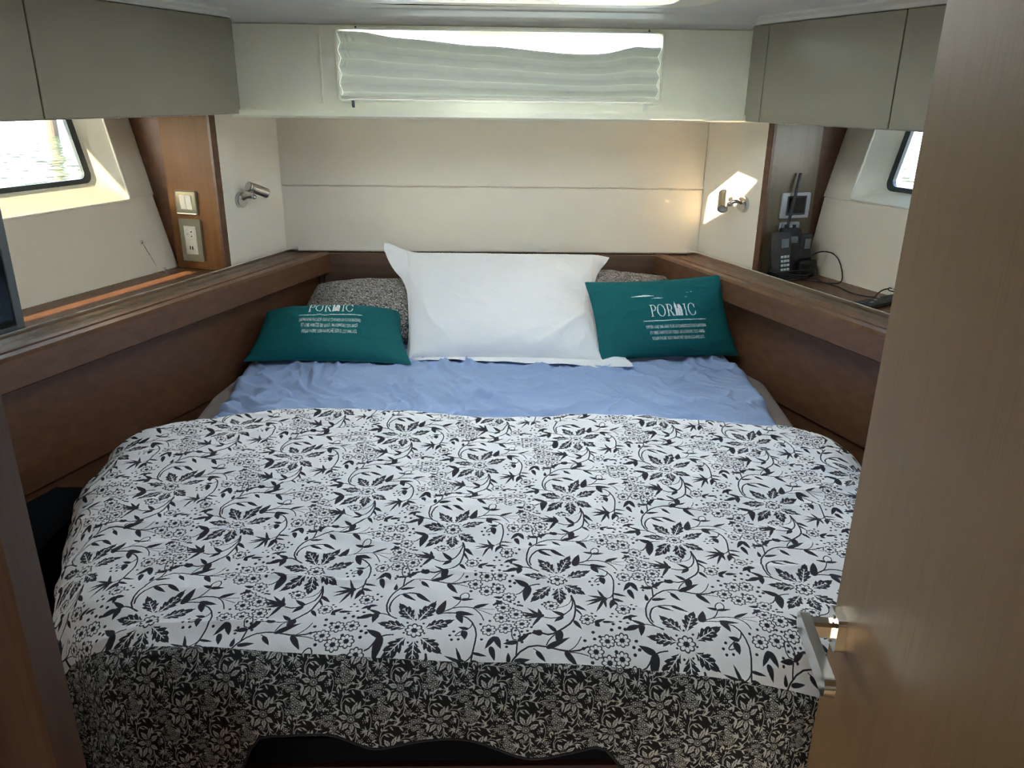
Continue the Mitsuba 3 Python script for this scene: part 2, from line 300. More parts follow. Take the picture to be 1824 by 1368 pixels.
def loft(rings, cap=False):
    """Joins rings (k, 3) of equal length into a closed band."""
    P = np.array([np.vstack([r, r[:1]]) for r in rings])
    v, f = grid(P)
    m = trimesh.Trimesh(v, f, process=False); m.merge_vertices()
    return m


def rounded(x0, y0, x1, y1, r, seg=6):
    return sbox(x0 + r, y0 + r, x1 - r, y1 - r).buffer(r, quad_segs=seg)


# The two long sides run at 20 degrees to the middle line. On each: t along the side towards the head of the bed, n towards the bed,
# z up, from the corner where the white side panel begins.
class Side:
    def __init__(self, s):
        self.s = s
        self.o = np.array([s * .905, 2.66, 0.])
        self.t = np.array([-s * math.sin(A20), math.cos(A20), 0]); self.n = np.array([-s * math.cos(A20), -math.sin(A20), 0])

    def p(self, t, n, z): return self.o + self.t * t + self.n * n + np.array([0, 0, z])

    def m(self, mesh): return frame(mesh, self.o, self.t, self.n, [0, 0, 1])

    def box(self, t0, t1, n0, n1, z0, z1, r=.002):
        return self.m(bevel_box(t1 - t0, n1 - n0, z1 - z0, r, ((t0 + t1) / 2, (n0 + n1) / 2, (z0 + z1) / 2)))

    def along(self, prof, t0, t1):
        """A profile (n, z) swept from t0 to t1."""
        m = trimesh.creation.extrude_polygon(Polygon(prof), t1 - t0, engine='earcut')   # x=n y=z z=t
        M = np.array([[0, 0, 1, t0], [1, 0, 0, 0], [0, 1, 0, 0], [0, 0, 0, 1.]])
        m.apply_transform(M)
        if np.linalg.det(M[:3, :3]) < 0: m.invert()
        return self.m(m)


LEFT, RIGHT = Side(-1), Side(1)
HULL = {-1: [(-.199, .96), (-.268, 1.212), (-.379, 1.67)], 1: [(-.205, .96), (-.248, 1.228), (-.366, 1.67)]}
SIDES = ((LEFT, 'left'), (RIGHT, 'right'))
T_NEAR = -1.95

# ------------------------------------------------------------------ the shell: floor, hull linings with their windows, head wall, ceiling
struct('floor', trimesh.creation.box(bounds=[[-1.9, -3.2, -.06], [1.9, 3.1, 0]]), 'saloon_floor_wood', 'brown wooden cabin floor')


def hull_n(s, z):
    q = HULL[s]; return np.interp(z, [a[1] for a in q], [a[0] for a in q])


def window_ring(S, z0, z1, t0, t1, depth, r, k=8):
    """The outline of a window opening, rounded at its corners, 'depth' behind the lining."""
    p = rounded(t0, z0, t1, z1, r, k)
    q = np.array(p.exterior.coords)[:-1]
    if Polygon(q).exterior.is_ccw is False: q = q[::-1]
    return np.array([S.p(a, hull_n(S.s, b) - depth, b) for a, b in q]), q


for S, side in SIDES:
    s = S.s
    (n0, z0), (n1, z1), (n2, z2) = HULL[s]
    # window: opening in the lining, splayed moulded reveal, dark gasket, pane
    zo, zi = (z1 - .004, 1.266) if s < 0 else (z1 + .006, 1.268)
    out3, out2 = window_ring(S, zo, 1.640, -1.90, -.105 if s < 0 else -.12, 0., .012)
    lip3, _ = window_ring(S, zo + .004, 1.636, -1.896, -.109 if s < 0 else -.124, .005, .012)
    inn3, inn2 = window_ring(S, zi, 1.62, -1.86, -.172 if s < 0 else -.19, .058, .030)
    gas3, gas2 = window_ring(S, zi + .015, 1.605, -1.845, -.197 if s < 0 else -.213, .060, .022)
    gas3b, _ = window_ring(S, zi + .015, 1.605, -1.845, -.197 if s < 0 else -.213, .070, .022)
    hole = Polygon(out2)
    face = sbox(T_NEAR, z1, 0.02, 1.67).difference(hole)
    m = trimesh.creation.extrude_polygon(face, .002, engine='earcut')
    v = m.vertices.copy()
    m.vertices = np.array([S.p(a, hull_n(s, b) - .004 + c, b) for a, b, c in v]); trimesh.repair.fix_normals(m)
    struct('wall_' + side, m, 'hull_vinyl')
    low = S.along([(n0, z0), (n1, z1 - .0012), (n1 - .012, z1 - .0012), (n0 - .012, z0)], T_NEAR, -.004)
    put(f'wall_{side}__lower_lining', low, 'hull_vinyl')
    W = 'window_1' if s < 0 else 'window_2'
    reveal = loft([out3, lip3, inn3])
    put(W, reveal, 'moulded_white', 25)
    tag(W, f'hull window in a moulded white surround in the {side} side above the wooden shelf', kind='structure')
    put(W + '__edge_bead', tube(np.vstack([out3, out3[:1]]), .0035, 8, 1), 'moulded_white', True)
    put(W + '__gasket', loft([inn3, np.array([S.p(a, hull_n(s, b) - .056, b) for a, b in gas2]), gas3, gas3b]), 'gasket', 25)
    pane = trimesh.creation.extrude_polygon(Polygon(gas2), .001, engine='earcut')
    vv = np.unique(np.round(np.array(gas2), 5), axis=0)
    flat = trimesh.creation.triangulate_polygon(Polygon(gas2), engine='earcut')
    put(W + '__pane', trimesh.Trimesh(np.array([S.p(a, hull_n(s, b) - .066, b) for a, b in flat[0]]), flat[1], process=False), 'clear_pane')
    # outer skin of the hull, which keeps daylight out everywhere but at the window
    big = sbox(-3.0, -.5, .50, 1.95).difference(Polygon(inn2))
    sk = trimesh.creation.extrude_polygon(big, .012, engine='earcut')
    v = sk.vertices.copy()
    sk.vertices = np.array([S.p(a, (hull_n(s, b) if b > .9 else hull_n(s, .96)) - .075 - c, b) for a, b, c in v]); trimesh.repair.fix_normals(sk)
    put(f'wall_{side}__hull_skin', sk, 'hull_white')
    # white leathercloth panel beside the head of the bed and the wooden upright that ends the shelf
    put(f'wall_{side}__side_panel', S.box(.006, .40, -.03, 0, .96, 1.52, .004), 'white_vinyl')
    up = 'upright_wood' if s < 0 else 'upright_wood_right'
    tn = 'trim_1' if s < 0 else 'trim_2'
    put(tn, join(S.box(-.014, .005, -.195, .004, .972, 1.50, .002)), up)
    tag(tn, f'wooden upright board with fittings at the far end of the {side} shelf', kind='structure')
    put(tn + '__edge_strip', S.box(-.016, .012, -.004, .010, .972, 1.50, .002), 'side_wood')
    put(tn + '__recessed_board', S.box(.004, .018, -.40, -.190, .96, 1.52, .001), 'side_wood')

# head wall: two leathercloth panels with a seam between them, wooden headboard below
struct('wall_head', trimesh.creation.box(bounds=[[-1.2, 3.012, -.05], [1.2, 3.04, 1.488]]), 'cabinet_carcass')
put('wall_head__upper_panel', bevel_box(1.575, .03, .262, .004, (-.005, 3.006, 1.3525)), 'white_vinyl')
put('wall_head__lower_panel', bevel_box(1.575, .03, .241, .004, (-.005, 3.006, 1.0995)), 'white_vinyl')
put('wall_head__headboard', bevel_box(1.30, .028, .56, .003, (0, 2.998, .694)), 'head_wood')

# white glossy box over the head of the bed with the stern window in it
BY = 2.56
WX0, WX1, WZ0, WZ1 = -.470, .505, 1.527, 1.722
face = sbox(-.80, 1.484, .80, 1.734).difference(rounded(WX0, WZ0, WX1, WZ1, .012))
m = trimesh.creation.extrude_polygon(face, .020, engine='earcut')
m = frame(m, [0, BY + .02, 0], [1, 0, 0], [0, 0, 1], [0, -1, 0])
struct('wall_box', m, 'gelcoat')
tag('wall_box', 'glossy cream moulded box across the head of the bed, around the stern window', kind='structure')
put('wall_box__bottom_lip', frame(prism(Polygon([(0, 0), (.012, -.006), (.022, -.006), (.022, .010), (.016, .016), (0, .016)]), 1.60), [-.80, BY - .014, 1.478], [0, 1, 0], [0, 0, 1], [1, 0, 0]), 'gelcoat', 30)
put('wall_box__underside', trimesh.creation.box(bounds=[[-.9, BY + .02, 1.478], [.9, 3.04, 1.484]]), 'gelcoat')
for key, x in (('wall_box__joint', -.522), ):
    put(key, bevel_box(.006, .004, .215, .001, (x, BY - .001, 1.622)), 'gelcoat')
ring = lambda e, r: np.array(rounded(WX0 - e, WZ0 - e, WX1 + e, WZ1 + e, r).exterior.coords)[:-1]
r0, r1 = ring(0, .012), ring(0, .012)
st = lambda q, y: np.array([[a, y, b] for a, b in q])
put('window_3', loft([st(r0, BY), st(r0, 2.70)]), 'moulded_white', 25)
tag('window_3', 'wide low stern window behind a pleated blind, deep white surround', kind='structure')
ex = np.array(rounded(WX0 - .006, WZ0 - .006, WX1 + .006, WZ1 + .006, .014).exterior.coords)[:-1]
put('window_3__trim', loft([st(ring(.0, .012), BY - .001), st(ring(.001, .012), BY - .004), st(ring(.006, .014), BY - .004), st(ring(.007, .014), BY + .001)]), 'gelcoat')
fl = trimesh.creation.triangulate_polygon(Polygon(r0), engine='earcut')
put('window_3__pane', trimesh.Trimesh(np.array([[a, 2.695, b] for a, b in fl[0]]), fl[1], process=False), 'clear_pane')
stern = sbox(-1.5, 1.46, 1.5, 1.95).difference(rounded(WX0 - .12, 1.50, WX1 + .12, 1.79, .03))
put('wall_head__hull_skin', frame(prism(stern, .012), [0, 3.07, 0], [1, 0, 0], [0, 0, 1], [0, -1, 0]), 'hull_white')
# pleated blind that sags open along its top
nx, nz = 150, 61
X = np.linspace(WX0 + .0005, WX1 - .0005, nx)
u = np.linspace(0, 1, nx)
sag = np.interp(u, [0, .05, .09, .16, .28, .40, .50, .60, .70, .78, .84, .90, .945, .965, 1], [0, .001, .002, .012, .018, .027, .029, .036, .042, .043, .040, .028, .022, .031, .024])
top = 1.719 - 1.30 * np.convolve(np.pad(sag, 4, mode='edge'), np.ones(9) / 9, 'valid')
V = np.linspace(0, 1, nz)
P = np.zeros((nx, nz, 3))
for k, v in enumerate(V):
    P[:, k, 0] = X
    z = WZ0 + .003 + (top - WZ0 - .003) * v
    z = z + .010 * np.sin(math.pi * v) * (u - .3) * -.6
    P[:, k, 2] = z
    ph = v * 4.0 + .12
    tri = 2 * np.abs(ph - np.floor(ph + .5))
    P[:, k, 1] = BY + .054 - .048 * (1 - tri) + .002 * meshkit.fbm(np.stack([X * 9, X * 0 + v * 3, X * 0], -1), 2, 4) * v
P[:, :, 1] += .012 * np.exp(-((u[:, None] - .02) / .02) ** 2) * np.sin(u[:, None] * 420) * V[None, :] ** 2
put('pleated_blind', grid(P), 'blind_fabric', smooth=18)
tag('pleated_blind', 'cream pleated fabric blind sagging across the stern window above the bed', 'blind')
put('pleated_blind__bottom_rail', bevel_box(.972, .026, .010, .003, (.0175, BY + .017, 1.5325)), 'moulded_white')
for k, x in enumerate((-.43, .462)):
    key = 'pleated_blind__clip' + ('' if k == 0 else '_001')
    put(key, join(bevel_box(.008, .008, .014, .001, (x, BY - .005, 1.517)), trimesh.creation.cylinder(radius=.004, height=.006, sections=12, transform=trimesh.transformations.rotation_matrix(math.pi / 2, [1, 0, 0]) @ trimesh.transformations.translation_matrix([x, 1.507, -(BY - .004)]))), 'moulded_white' if k else 'bezel_grey')
for k, x in enumerate((-.412, .462)):
    key = 'window_3__screw' + ('' if k == 0 else '_001')
    put(key, trimesh.creation.icosphere(2, .0035).apply_translation([x, BY - .002, 1.7285]), 'bezel_grey')

# ceiling: flat panel with a hatch in it, cove mouldings round it
HX0, HX1, HY0, HY1 = -.28, .42, 1.36, 2.12
CY = 2.385
CZ = 1.766
outline = Polygon([(-.80, CY), (.93, CY), (1.02, 2.0), (1.75, .30), (-1.75, .30), (-1.02, 2.0)])
panel = outline.difference(rounded(HX0, HY0, HX1, HY1, .06))
struct('ceiling', prism(panel, .03, CZ), 'ceiling_white', 'pale grey cabin ceiling panel over the bed')
put('ceiling__front_lip', frame(prism(Polygon([(0, 0), (.012, -.004), (.020, .004), (.020, .030), (0, .030)]), 1.74), [-.80, CY - .004, CZ], [0, 1, 0], [0, 0, 1], [1, 0, 0]), 'ceiling_trim', 30)
struct('trim_3', frame(prism(Polygon([(0, .004), (.030, -.002), (.100, -.018), (.150, -.026), (.176, -.042), (.20, -.042), (.20, .06), (0, .06)]), 2.2), [-1.1, CY + .010, CZ + .008], [0, 1, 0], [0, 0, 1], [1, 0, 0]), 'ceiling_trim', 'pale cove moulding between the ceiling and the box over the bed')
labels['trim_3'].update(kind='structure')
for S, side in SIDES:
    S_ = 'trim_4' if S.s < 0 else 'trim_5'
    put(S_, S.along([(.150, 1.748), (.168, 1.748), (.178, 1.756), (.205, 1.760), (.215, 1.772), (.30, 1.778), (.30, 1.80), (-.40, 1.80), (-.40, 1.756), (.150, 1.756)], T_NEAR, .02), 'ceiling_trim', 30)
    tag(S_, f'pale bevelled moulding above the {side} overhead lockers', kind='structure')
# roof over everything, with the hatch's opening
roof = Polygon([(-2.2, .28), (-2.15, .45), (-1.40, 2.52), (-1.40, 3.1), (1.40, 3.1), (1.40, 2.52), (2.15, .45), (2.2, .28)]).difference(rounded(HX0, HY0, HX1, HY1, .06))
put('ceiling__deck', prism(roof, .05, 1.80), 'hull_white')
hr = lambda e, z: np.array([[a, b, z] for a, b in np.array(rounded(HX0 - e, HY0 - e, HX1 + e, HY1 + e, .06 + e).exterior.coords)[:-1]])
put('ceiling__hatch_upstand', loft([hr(.0, CZ), hr(-.004, CZ + .03), hr(-.004, 1.86)]), 'gelcoat', 30)
put('ceiling__hatch_rim', loft([hr(.0, CZ), hr(.008, CZ - .010), hr(.10, CZ - .008), hr(.115, CZ)]), 'moulded_white', 30)
# the hatch's roller blind, drawn nearly shut: the sun comes past its torn-open corner
def sun_back(p, z):
    return np.asarray(p) + SUN_TRAVEL * ((z - p[2]) / SUN_TRAVEL[2])
BZ = CZ + .012
gap = Polygon([sun_back(RIGHT.p(a, 0, b), BZ)[:2] for a, b in ((.246, 1.314), (.053, 1.282), (.155, 1.19), (.332, 1.100), (.307, 1.273))])
slit = Polygon([sun_back([a, 2.99, b], BZ)[:2] for a, b in ((.612, 1.212), (.697, 1.212), (.690, 1.19), (.672, 1.195), (.649, 1.176))])
slit2 = LineString([sun_back([a, 2.99, b], BZ)[:2] for a, b in ((-.381, 1.08), (-.345, 1.045), (-.31, .99))]).buffer(.006)
blind = sbox(HX0 - .0, HY0 - .0, HX1 + .0, HY1).difference(unary_union([gap, slit, slit2]))
geo = [g for g in getattr(blind, 'geoms', [blind]) if g.area > 1e-5]
put('hatch_blind', join(*[prism(g, .0008, BZ) for g in geo]), 'hatch_fabric')
tag('hatch_blind', 'translucent white roller blind drawn across the deck hatch over the bed', 'blind')

# ------------------------------------------------------------------ joinery of the two sides: overhead lockers, shelves
for S, side in SIDES:
    s = S.s
    seams = [-1.84, -.758, -.052] if s < 0 else [-1.75, -.628, -.128, -.052]
    zb = 1.482 if s < 0 else 1.4765
    K = 'overhead_locker' if s < 0 else 'overhead_locker_001'
    put(K, S.box(T_NEAR, -.02, -.325, .138, zb + .008, 1.754, .002), 'cabinet_carcass')
    tag(K, f'grey overhead locker with flat doors above the shelf on the {side}', 'locker')
    for k in range(len(seams) - 1):
        nm = ('filler_panel' if (s > 0 and k == len(seams) - 2) else 'door' + ('' if k == 0 else f'_{k:03d}'))
        put(f'{K}__{nm}', S.box(seams[k] + .0015, seams[k + 1] - .0015, .140, .160, zb, 1.7465, .0015), 'grey_laminate')
    put(f'{K}__bottom_rail', S.box(T_NEAR, -.10, -.31, .10, zb - .004, zb + .010, .003), 'ceiling_trim')
    w = 'side_wood' if s < 0 else 'side_wood_right'
    K = 'wooden_shelf' if s < 0 else 'wooden_shelf_001'
    put(K, S.box(T_NEAR, .36, -.24, .020, .945, .972, .001), w)
    tag(K, f'brown wooden shelf with raised edge and mirror strip along the {side} side of the bed', 'shelf')
    # raised fiddle with two steps
    put(K + '__raised_edge', S.along([(.032, .94), (.032, .970), (.040, .9725), (.094, .9735), (.098, .970), (.106, .970), (.110, .9745), (.150, .979), (.160, .972), (.160, .905), (.153, .900), (.120, .900), (.120, .94)], T_NEAR, .395 if s < 0 else .43), w, 30)
    put(K + '__mirror_strip', S.along([(.040, .970), (.040, .996), (.0410, .998), (.0425, .998), (.0440 if s < 0 else .0434, .996), (.0446, .970)], T_NEAR, .36), 'mirror_strip')
    fn = .100 if s < 0 else .085
    put(K + '__side_board', S.box(T_NEAR, .50, fn - .02, fn, .615, .93, .002), w)
    put(K + '__lower_board', S.box(T_NEAR, .50, fn - .035, fn - .012, .02, .622, .002), w)
    put(K + '__side_board_groove', S.box(T_NEAR, .42, fn - .01, fn + .022, .892, .905, .001), w)

# ------------------------------------------------------------------ bulkhead behind the bed's foot, door, door post
struct('wall_foot', join(trimesh.creation.box(bounds=[[-2.0, .40, 0], [-.34, .45, 1.85]]), trimesh.creation.box(bounds=[[.46, .24, 0], [2.0, .29, 1.85]])), 'saloon_white')
put('trim_6', join(bevel_box(.30, .036, 1.86, .003, (-.447, .434, .93))), 'jamb_wood')
tag('trim_6', 'dark reddish wooden door post close on the left', kind='structure')
da = math.radians(8.0)
dt = np.array([math.sin(da), math.cos(da), 0]); dn = np.array([-math.cos(da), math.sin(da), 0])
D0 = np.array([.88 * math.tan(math.radians(27.70)), .88, 0])


def on_door(m, back, off, z): return frame(m, D0 - dt * back + dn * off + np.array([0, 0, z]), dt, dn, [0, 0, 1])


put('door_1', on_door(bevel_box(.58, .038, 1.84, .0015, (-.29, -.019, .94)), 0, 0, 0), 'door_wood')
tag('door_1', 'brown wooden cabin door standing open on the right, chrome lever on it', kind='structure')
HZ = .897
rose = rounded(-.021, -.024, .021, .024, .006)
put('door_1__handle', on_door(frame(trimesh.creation.extrude_polygon(rose, .012, engine='earcut'), [0, 0, 0], [1, 0, 0], [0, 0, 1], [0, 1, 0]), .036, 0, HZ), 'chrome')
tag('door_1__handle', 'chrome lever handle')
put('door_1__handle__neck', on_door(bevel_box(.020, .045, .024, .004, (0, .027, 0)), .036, 0, HZ), 'chrome')
lev = rounded(-.128, -.0125, .015, .0125, .010)
q = trimesh.creation.extrude_polygon(lev, .013, engine='earcut')
put('door_1__handle__lever', on_door(frame(q, [0, .041, 0], [1, 0, 0], [0, 0, 1], [0, 1, 0]), .036, 0, HZ + .004), 'chrome')
put('door_1__handle__grub_screw', on_door(trimesh.creation.icosphere(2, .0028).apply_translation([0, .022, -.0115]), .036, 0, HZ), 'brushed_chrome')
for k in range(2):
    put('door_1__handle__screw' + ('' if k == 0 else '_001'), on_door(trimesh.creation.cylinder(radius=.003, height=.002, sections=12, transform=trimesh.transformations.rotation_matrix(math.pi / 2, [1, 0, 0])), .036, .0125, HZ + (.018 if k else -.018)), 'brushed_chrome')

# ------------------------------------------------------------------ bed: base, mattress, sheet
MP = Polygon([(-.833, 2.56), (-.868, 2.28), (-.86, 2.10), (-.80, 1.35), (-.66, 1.10), (-.5, 1.03), (.5, 1.03), (.66, 1.10), (.80, 1.35), (.87, 2.06), (.898, 2.42), (.825, 2.63), (.70, 2.97), (-.68, 2.97)])


def cushion_block(poly, z0, z1, r, k=5):
    """A slab of foam with rounded top and bottom edges."""
    base = np.array(poly.buffer(-r).buffer(r, quad_segs=4).exterior.coords)
    per = LineString(base).length
    N = 260
    ring0 = np.array([LineString(base).interpolate(i * per / N).coords[0] for i in range(N)])
    nrm = np.roll(ring0, -1, 0) - np.roll(ring0, 1, 0); nrm = np.stack([nrm[:, 1], -nrm[:, 0]], 1)
    nrm /= np.linalg.norm(nrm, axis=1, keepdims=True)
    if not LineString(base).is_ring or not Polygon(base).exterior.is_ccw: nrm = -nrm
    rings = []
    for a in np.linspace(0, math.pi / 2, k):
        rings.append(np.c_[ring0 - nrm * r * (1 - math.sin(a)), np.full(N, z0 + r * (1 - math.cos(a)))])
    for a in np.linspace(math.pi / 2, math.pi, k):
        rings.append(np.c_[ring0 - nrm * r * (1 - math.sin(a)), np.full(N, z1 - r * (1 + math.cos(a)))])
    m = loft(rings)
    for ringv, up in ((rings[0], -1), (rings[-1], 1)):
        v2, f2 = trimesh.creation.triangulate_polygon(Polygon(ringv[:, :2]), engine='earcut')
        m = join(m, trimesh.Trimesh(np.c_[v2, np.full(len(v2), ringv[0, 2])], f2 if up > 0 else f2[:, ::-1]))
    m.merge_vertices(); trimesh.repair.fix_normals(m)
    return m


put('bed', bevel_box(1.28, 1.92, .46, .01, (0, 1.985, .24)), 'plinth_wood')
tag('bed', 'built-in bed with a dark reddish wooden base below the duvet', 'bed')
put('bed__mattress_board', prism(MP.buffer(-.012), .050, .476), 'soft_black')
put('mattress', cushion_block(MP, .530, .665, .022), 'mattress_taupe', smooth=40)
tag('mattress', 'taupe grey mattress showing beside the blue sheet', 'mattress')
# blue sheet with creases, drawn over a thin topper
NX, NY = 330, 330
SP = np.array([[-.80, 1.3], [.80, 1.3]])
a, b = np.meshgrid(np.linspace(-1, 1, NX), np.linspace(0, 1, NY), indexing='ij')
yy = 1.25 + 1.62 * b
left = np.interp(yy, [1.25, 2.12, 2.50, 2.60, 2.87], [-.775, -.785, -.830, -.80, -.70]); right = np.interp(yy, [1.25, 2.02, 2.40, 2.60, 2.87], [.79, .80, .835, .80, .70])
xx = left + (right - left) * (a + 1) / 2
q = np.stack([xx, yy, 0 * xx], -1)
warp = meshkit.fbm(q * 3.1, 3, 11)[..., None] * .25
cre = 1 - np.abs(2 * meshkit.fbm((q + warp) * np.array([8.0, 12.0, 1]), 3, 21) - 1) * 2.6
cre2 = 1 - np.abs(2 * meshkit.fbm((q[..., [1, 0, 2]] * .7 + q * .7 + warp * 1.4) * np.array([15.0, 22.0, 1]), 2, 33) - 1) * 2.4
zz = .696 + .010 * meshkit.fbm(q * 2.4, 3, 5) + .0165 * np.clip(cre, 0, 1) ** 2.0 + .0110 * np.clip(cre2, 0, 1) ** 1.6 + .0016 * meshkit.fbm(q * 36, 2, 8)
edge = np.minimum(np.minimum((1 - np.abs(a)) * .8, 9), (1 - b) * 1.5 + .02)
zz = zz - .034 * np.clip(1 - edge / .035, 0, 1) ** 2.2
put('bed_sheet', grid(np.stack([xx, yy, zz], -1)), 'blue_cotton', smooth=True)
tag('bed_sheet', 'creased light blue fitted sheet on the mattress', 'sheet')

# ------------------------------------------------------------------ duvet: a printed rectangle of cloth draped over a rounded outline
flat = np.array([(-.30, 1.025), (-.48, 1.045), (-.60, 1.11), (-.68, 1.22), (-.785, 1.45), (-.845, 1.66), (-.845, 2.4), (.815, 2.4), (.815, 1.74), (.76, 1.47), (.68, 1.24), (.60, 1.12), (.48, 1.045), (.30, 1.025)])
for _ in range(3):
    nx_ = np.roll(flat, -1, 0); flat = np.stack([.75 * flat + .25 * nx_, .25 * flat + .75 * nx_], 1).reshape(-1, 2)
TH = math.radians(4.1)
E1, E2, O2 = np.array([math.cos(TH), -math.sin(TH)]), np.array([math.sin(TH), math.cos(TH)]), np.array([0, 1.45])
NA, NBB = 560, 440
A = np.linspace(-1.20, 1.16, NA)
hem = np.interp(A, [-1.3, -.62, -.385, -.35, -.315, -.20, -.13, -.06, .02, .10, .17, .22, .245, .30, .5, 1.3], [-.80, -.80, -.765, -.70, -.605, -.595, -.612, -.600, -.603, -.618, -.612, -.596, -.64, -.72, -.76, -.80])
hem = np.convolve(np.pad(hem, 4, mode='edge'), np.ones(9) / 9, 'valid')
BAND = -.478
head = .515 + .012 * np.sin(A * 5.2 + .6) - .012 * np.cos(A * 9) - .95 * np.clip(-A - .60, 0, 1) ** 1.35 - .80 * np.clip(A - .70, 0, 1) ** 1.35
# rows of the grid: the border first, then the white field, so that the seam between them is a row
NB1 = 110
W1 = np.linspace(0, 1, NB1)
W2 = np.linspace(0, 1, NBB - NB1)
seam = BAND + .006 * np.sin(A * 7)
Bv = np.concatenate([hem[:, None] + (seam - hem)[:, None] * W1, (seam[:, None] + (head - seam)[:, None] * W2)[:, 1:]], 1)
Av = np.repeat(A[:, None], Bv.shape[1], 1)
plan = O2 + Av[..., None] * E1 + Bv[..., None] * E2
pl = plan.reshape(-1, 2)
best, foot, nor = np.full(len(pl), 9.), np.zeros_like(pl), np.zeros_like(pl)
for p0, p1 in zip(flat, np.roll(flat, -1, 0)):
    dd = p1 - p0; l2 = dd @ dd
    if l2 < 1e-12: continue
    t = np.clip(((pl - p0) @ dd) / l2, 0, 1)
    c = p0 + t[:, None] * dd
    d = np.linalg.norm(pl - c, axis=1)
    hit = d < best
    best[hit], foot[hit] = d[hit], c[hit]
inside = np.zeros(len(pl), bool)
import shapely
inside = shapely.contains_xy(Polygon(flat), pl[:, 0], pl[:, 1])
s = np.where(inside, 0, best)
nor = np.where(s[:, None] > 1e-9, (pl - foot) / np.maximum(s, 1e-9)[:, None], 0)
RR = .11
q90 = RR * math.pi / 2
roll_ = s < q90
ang = np.arctan2(nor[:, 1], nor[:, 0])
h = np.where(roll_, RR * np.sin(np.minimum(s, q90) / RR), RR + .10 * (s - q90))
v = np.where(roll_, RR * (1 - np.cos(np.minimum(s, q90) / RR)), RR + .985 * (s - q90))
fold = np.clip((s - .10) / .25, 0, 1)
wave = .020 * np.sin(pl[:, 0] * 21 + 1.3 * np.sin(pl[:, 0] * 8)) * (np.abs(nor[:, 1]) ** 2) + .016 * np.sin(pl[:, 1] * 19) * (np.abs(nor[:, 0]) ** 2) + .03 * np.sin(ang * 9) * (np.abs(nor[:, 0] * nor[:, 1]) * 2) ** 2
h = h + fold * wave
base = np.where(inside[:, None], pl, foot)
xy = base + nor * h[:, None]
z = .750 - v
# the quilt's loft, soft creases, and its thickness along the head edge
q3 = np.c_[pl, np.zeros(len(pl))]
soft = meshkit.fbm(q3 * np.array([2.2, 3.6, 1]), 3, 3) - .5
wp = (meshkit.fbm(q3 * 4, 2, 9) - .5)[:, None] * .12
crease = 1 - np.abs(2 * meshkit.fbm((q3 + wp) * np.array([4.0, 13.0, 1]), 2, 14) - 1) * 2.2
fine = meshkit.fbm((q3 + wp) * np.array([14, 32, 1]), 2, 17) - .5
disp = .020 * soft + .0055 * np.clip(crease, 0, 1) ** 1.5 + .0042 * fine
wt = np.clip((head[:, None] - Bv) / .03, 0, 1).ravel()
z = z + disp * np.where(inside, 1, np.cos(np.minimum(s / RR, 1.5)))
xy = xy + nor * (disp * np.sin(np.minimum(s / RR, 1.57)))[:, None]
edge = np.clip((np.interp(Av.ravel(), A, head) - Bv.ravel()) / .055, 0, 1)
z = z - .048 * (1 - np.sqrt(np.clip(1 - (1 - edge) ** 2, 0, 1)))
P = np.c_[xy, z].reshape(NA, Bv.shape[1], 3)
# the same print, its repeat laid on the cloth
UV = plan - np.array([-.123, 1.028])
put('duvet', grid(P[:, NB1 - 1:]), 'duvet_print', smooth=True, uv=UV[:, NB1 - 1:].reshape(-1, 2))
tag('duvet', 'white duvet printed with black flowers and leaves spread over the bed', 'duvet')
put('duvet__border_band', grid(P[:, :NB1]), 'border_print', smooth=True, uv=UV[:, :NB1].reshape(-1, 2))
tag('duvet__border_band', 'dark border with small white flowers along the foot')
HEM = P[:, 0]
put('duvet__hem', tube(HEM[::4], .0022, 6, 1), 'charcoal_cotton', smooth=True)


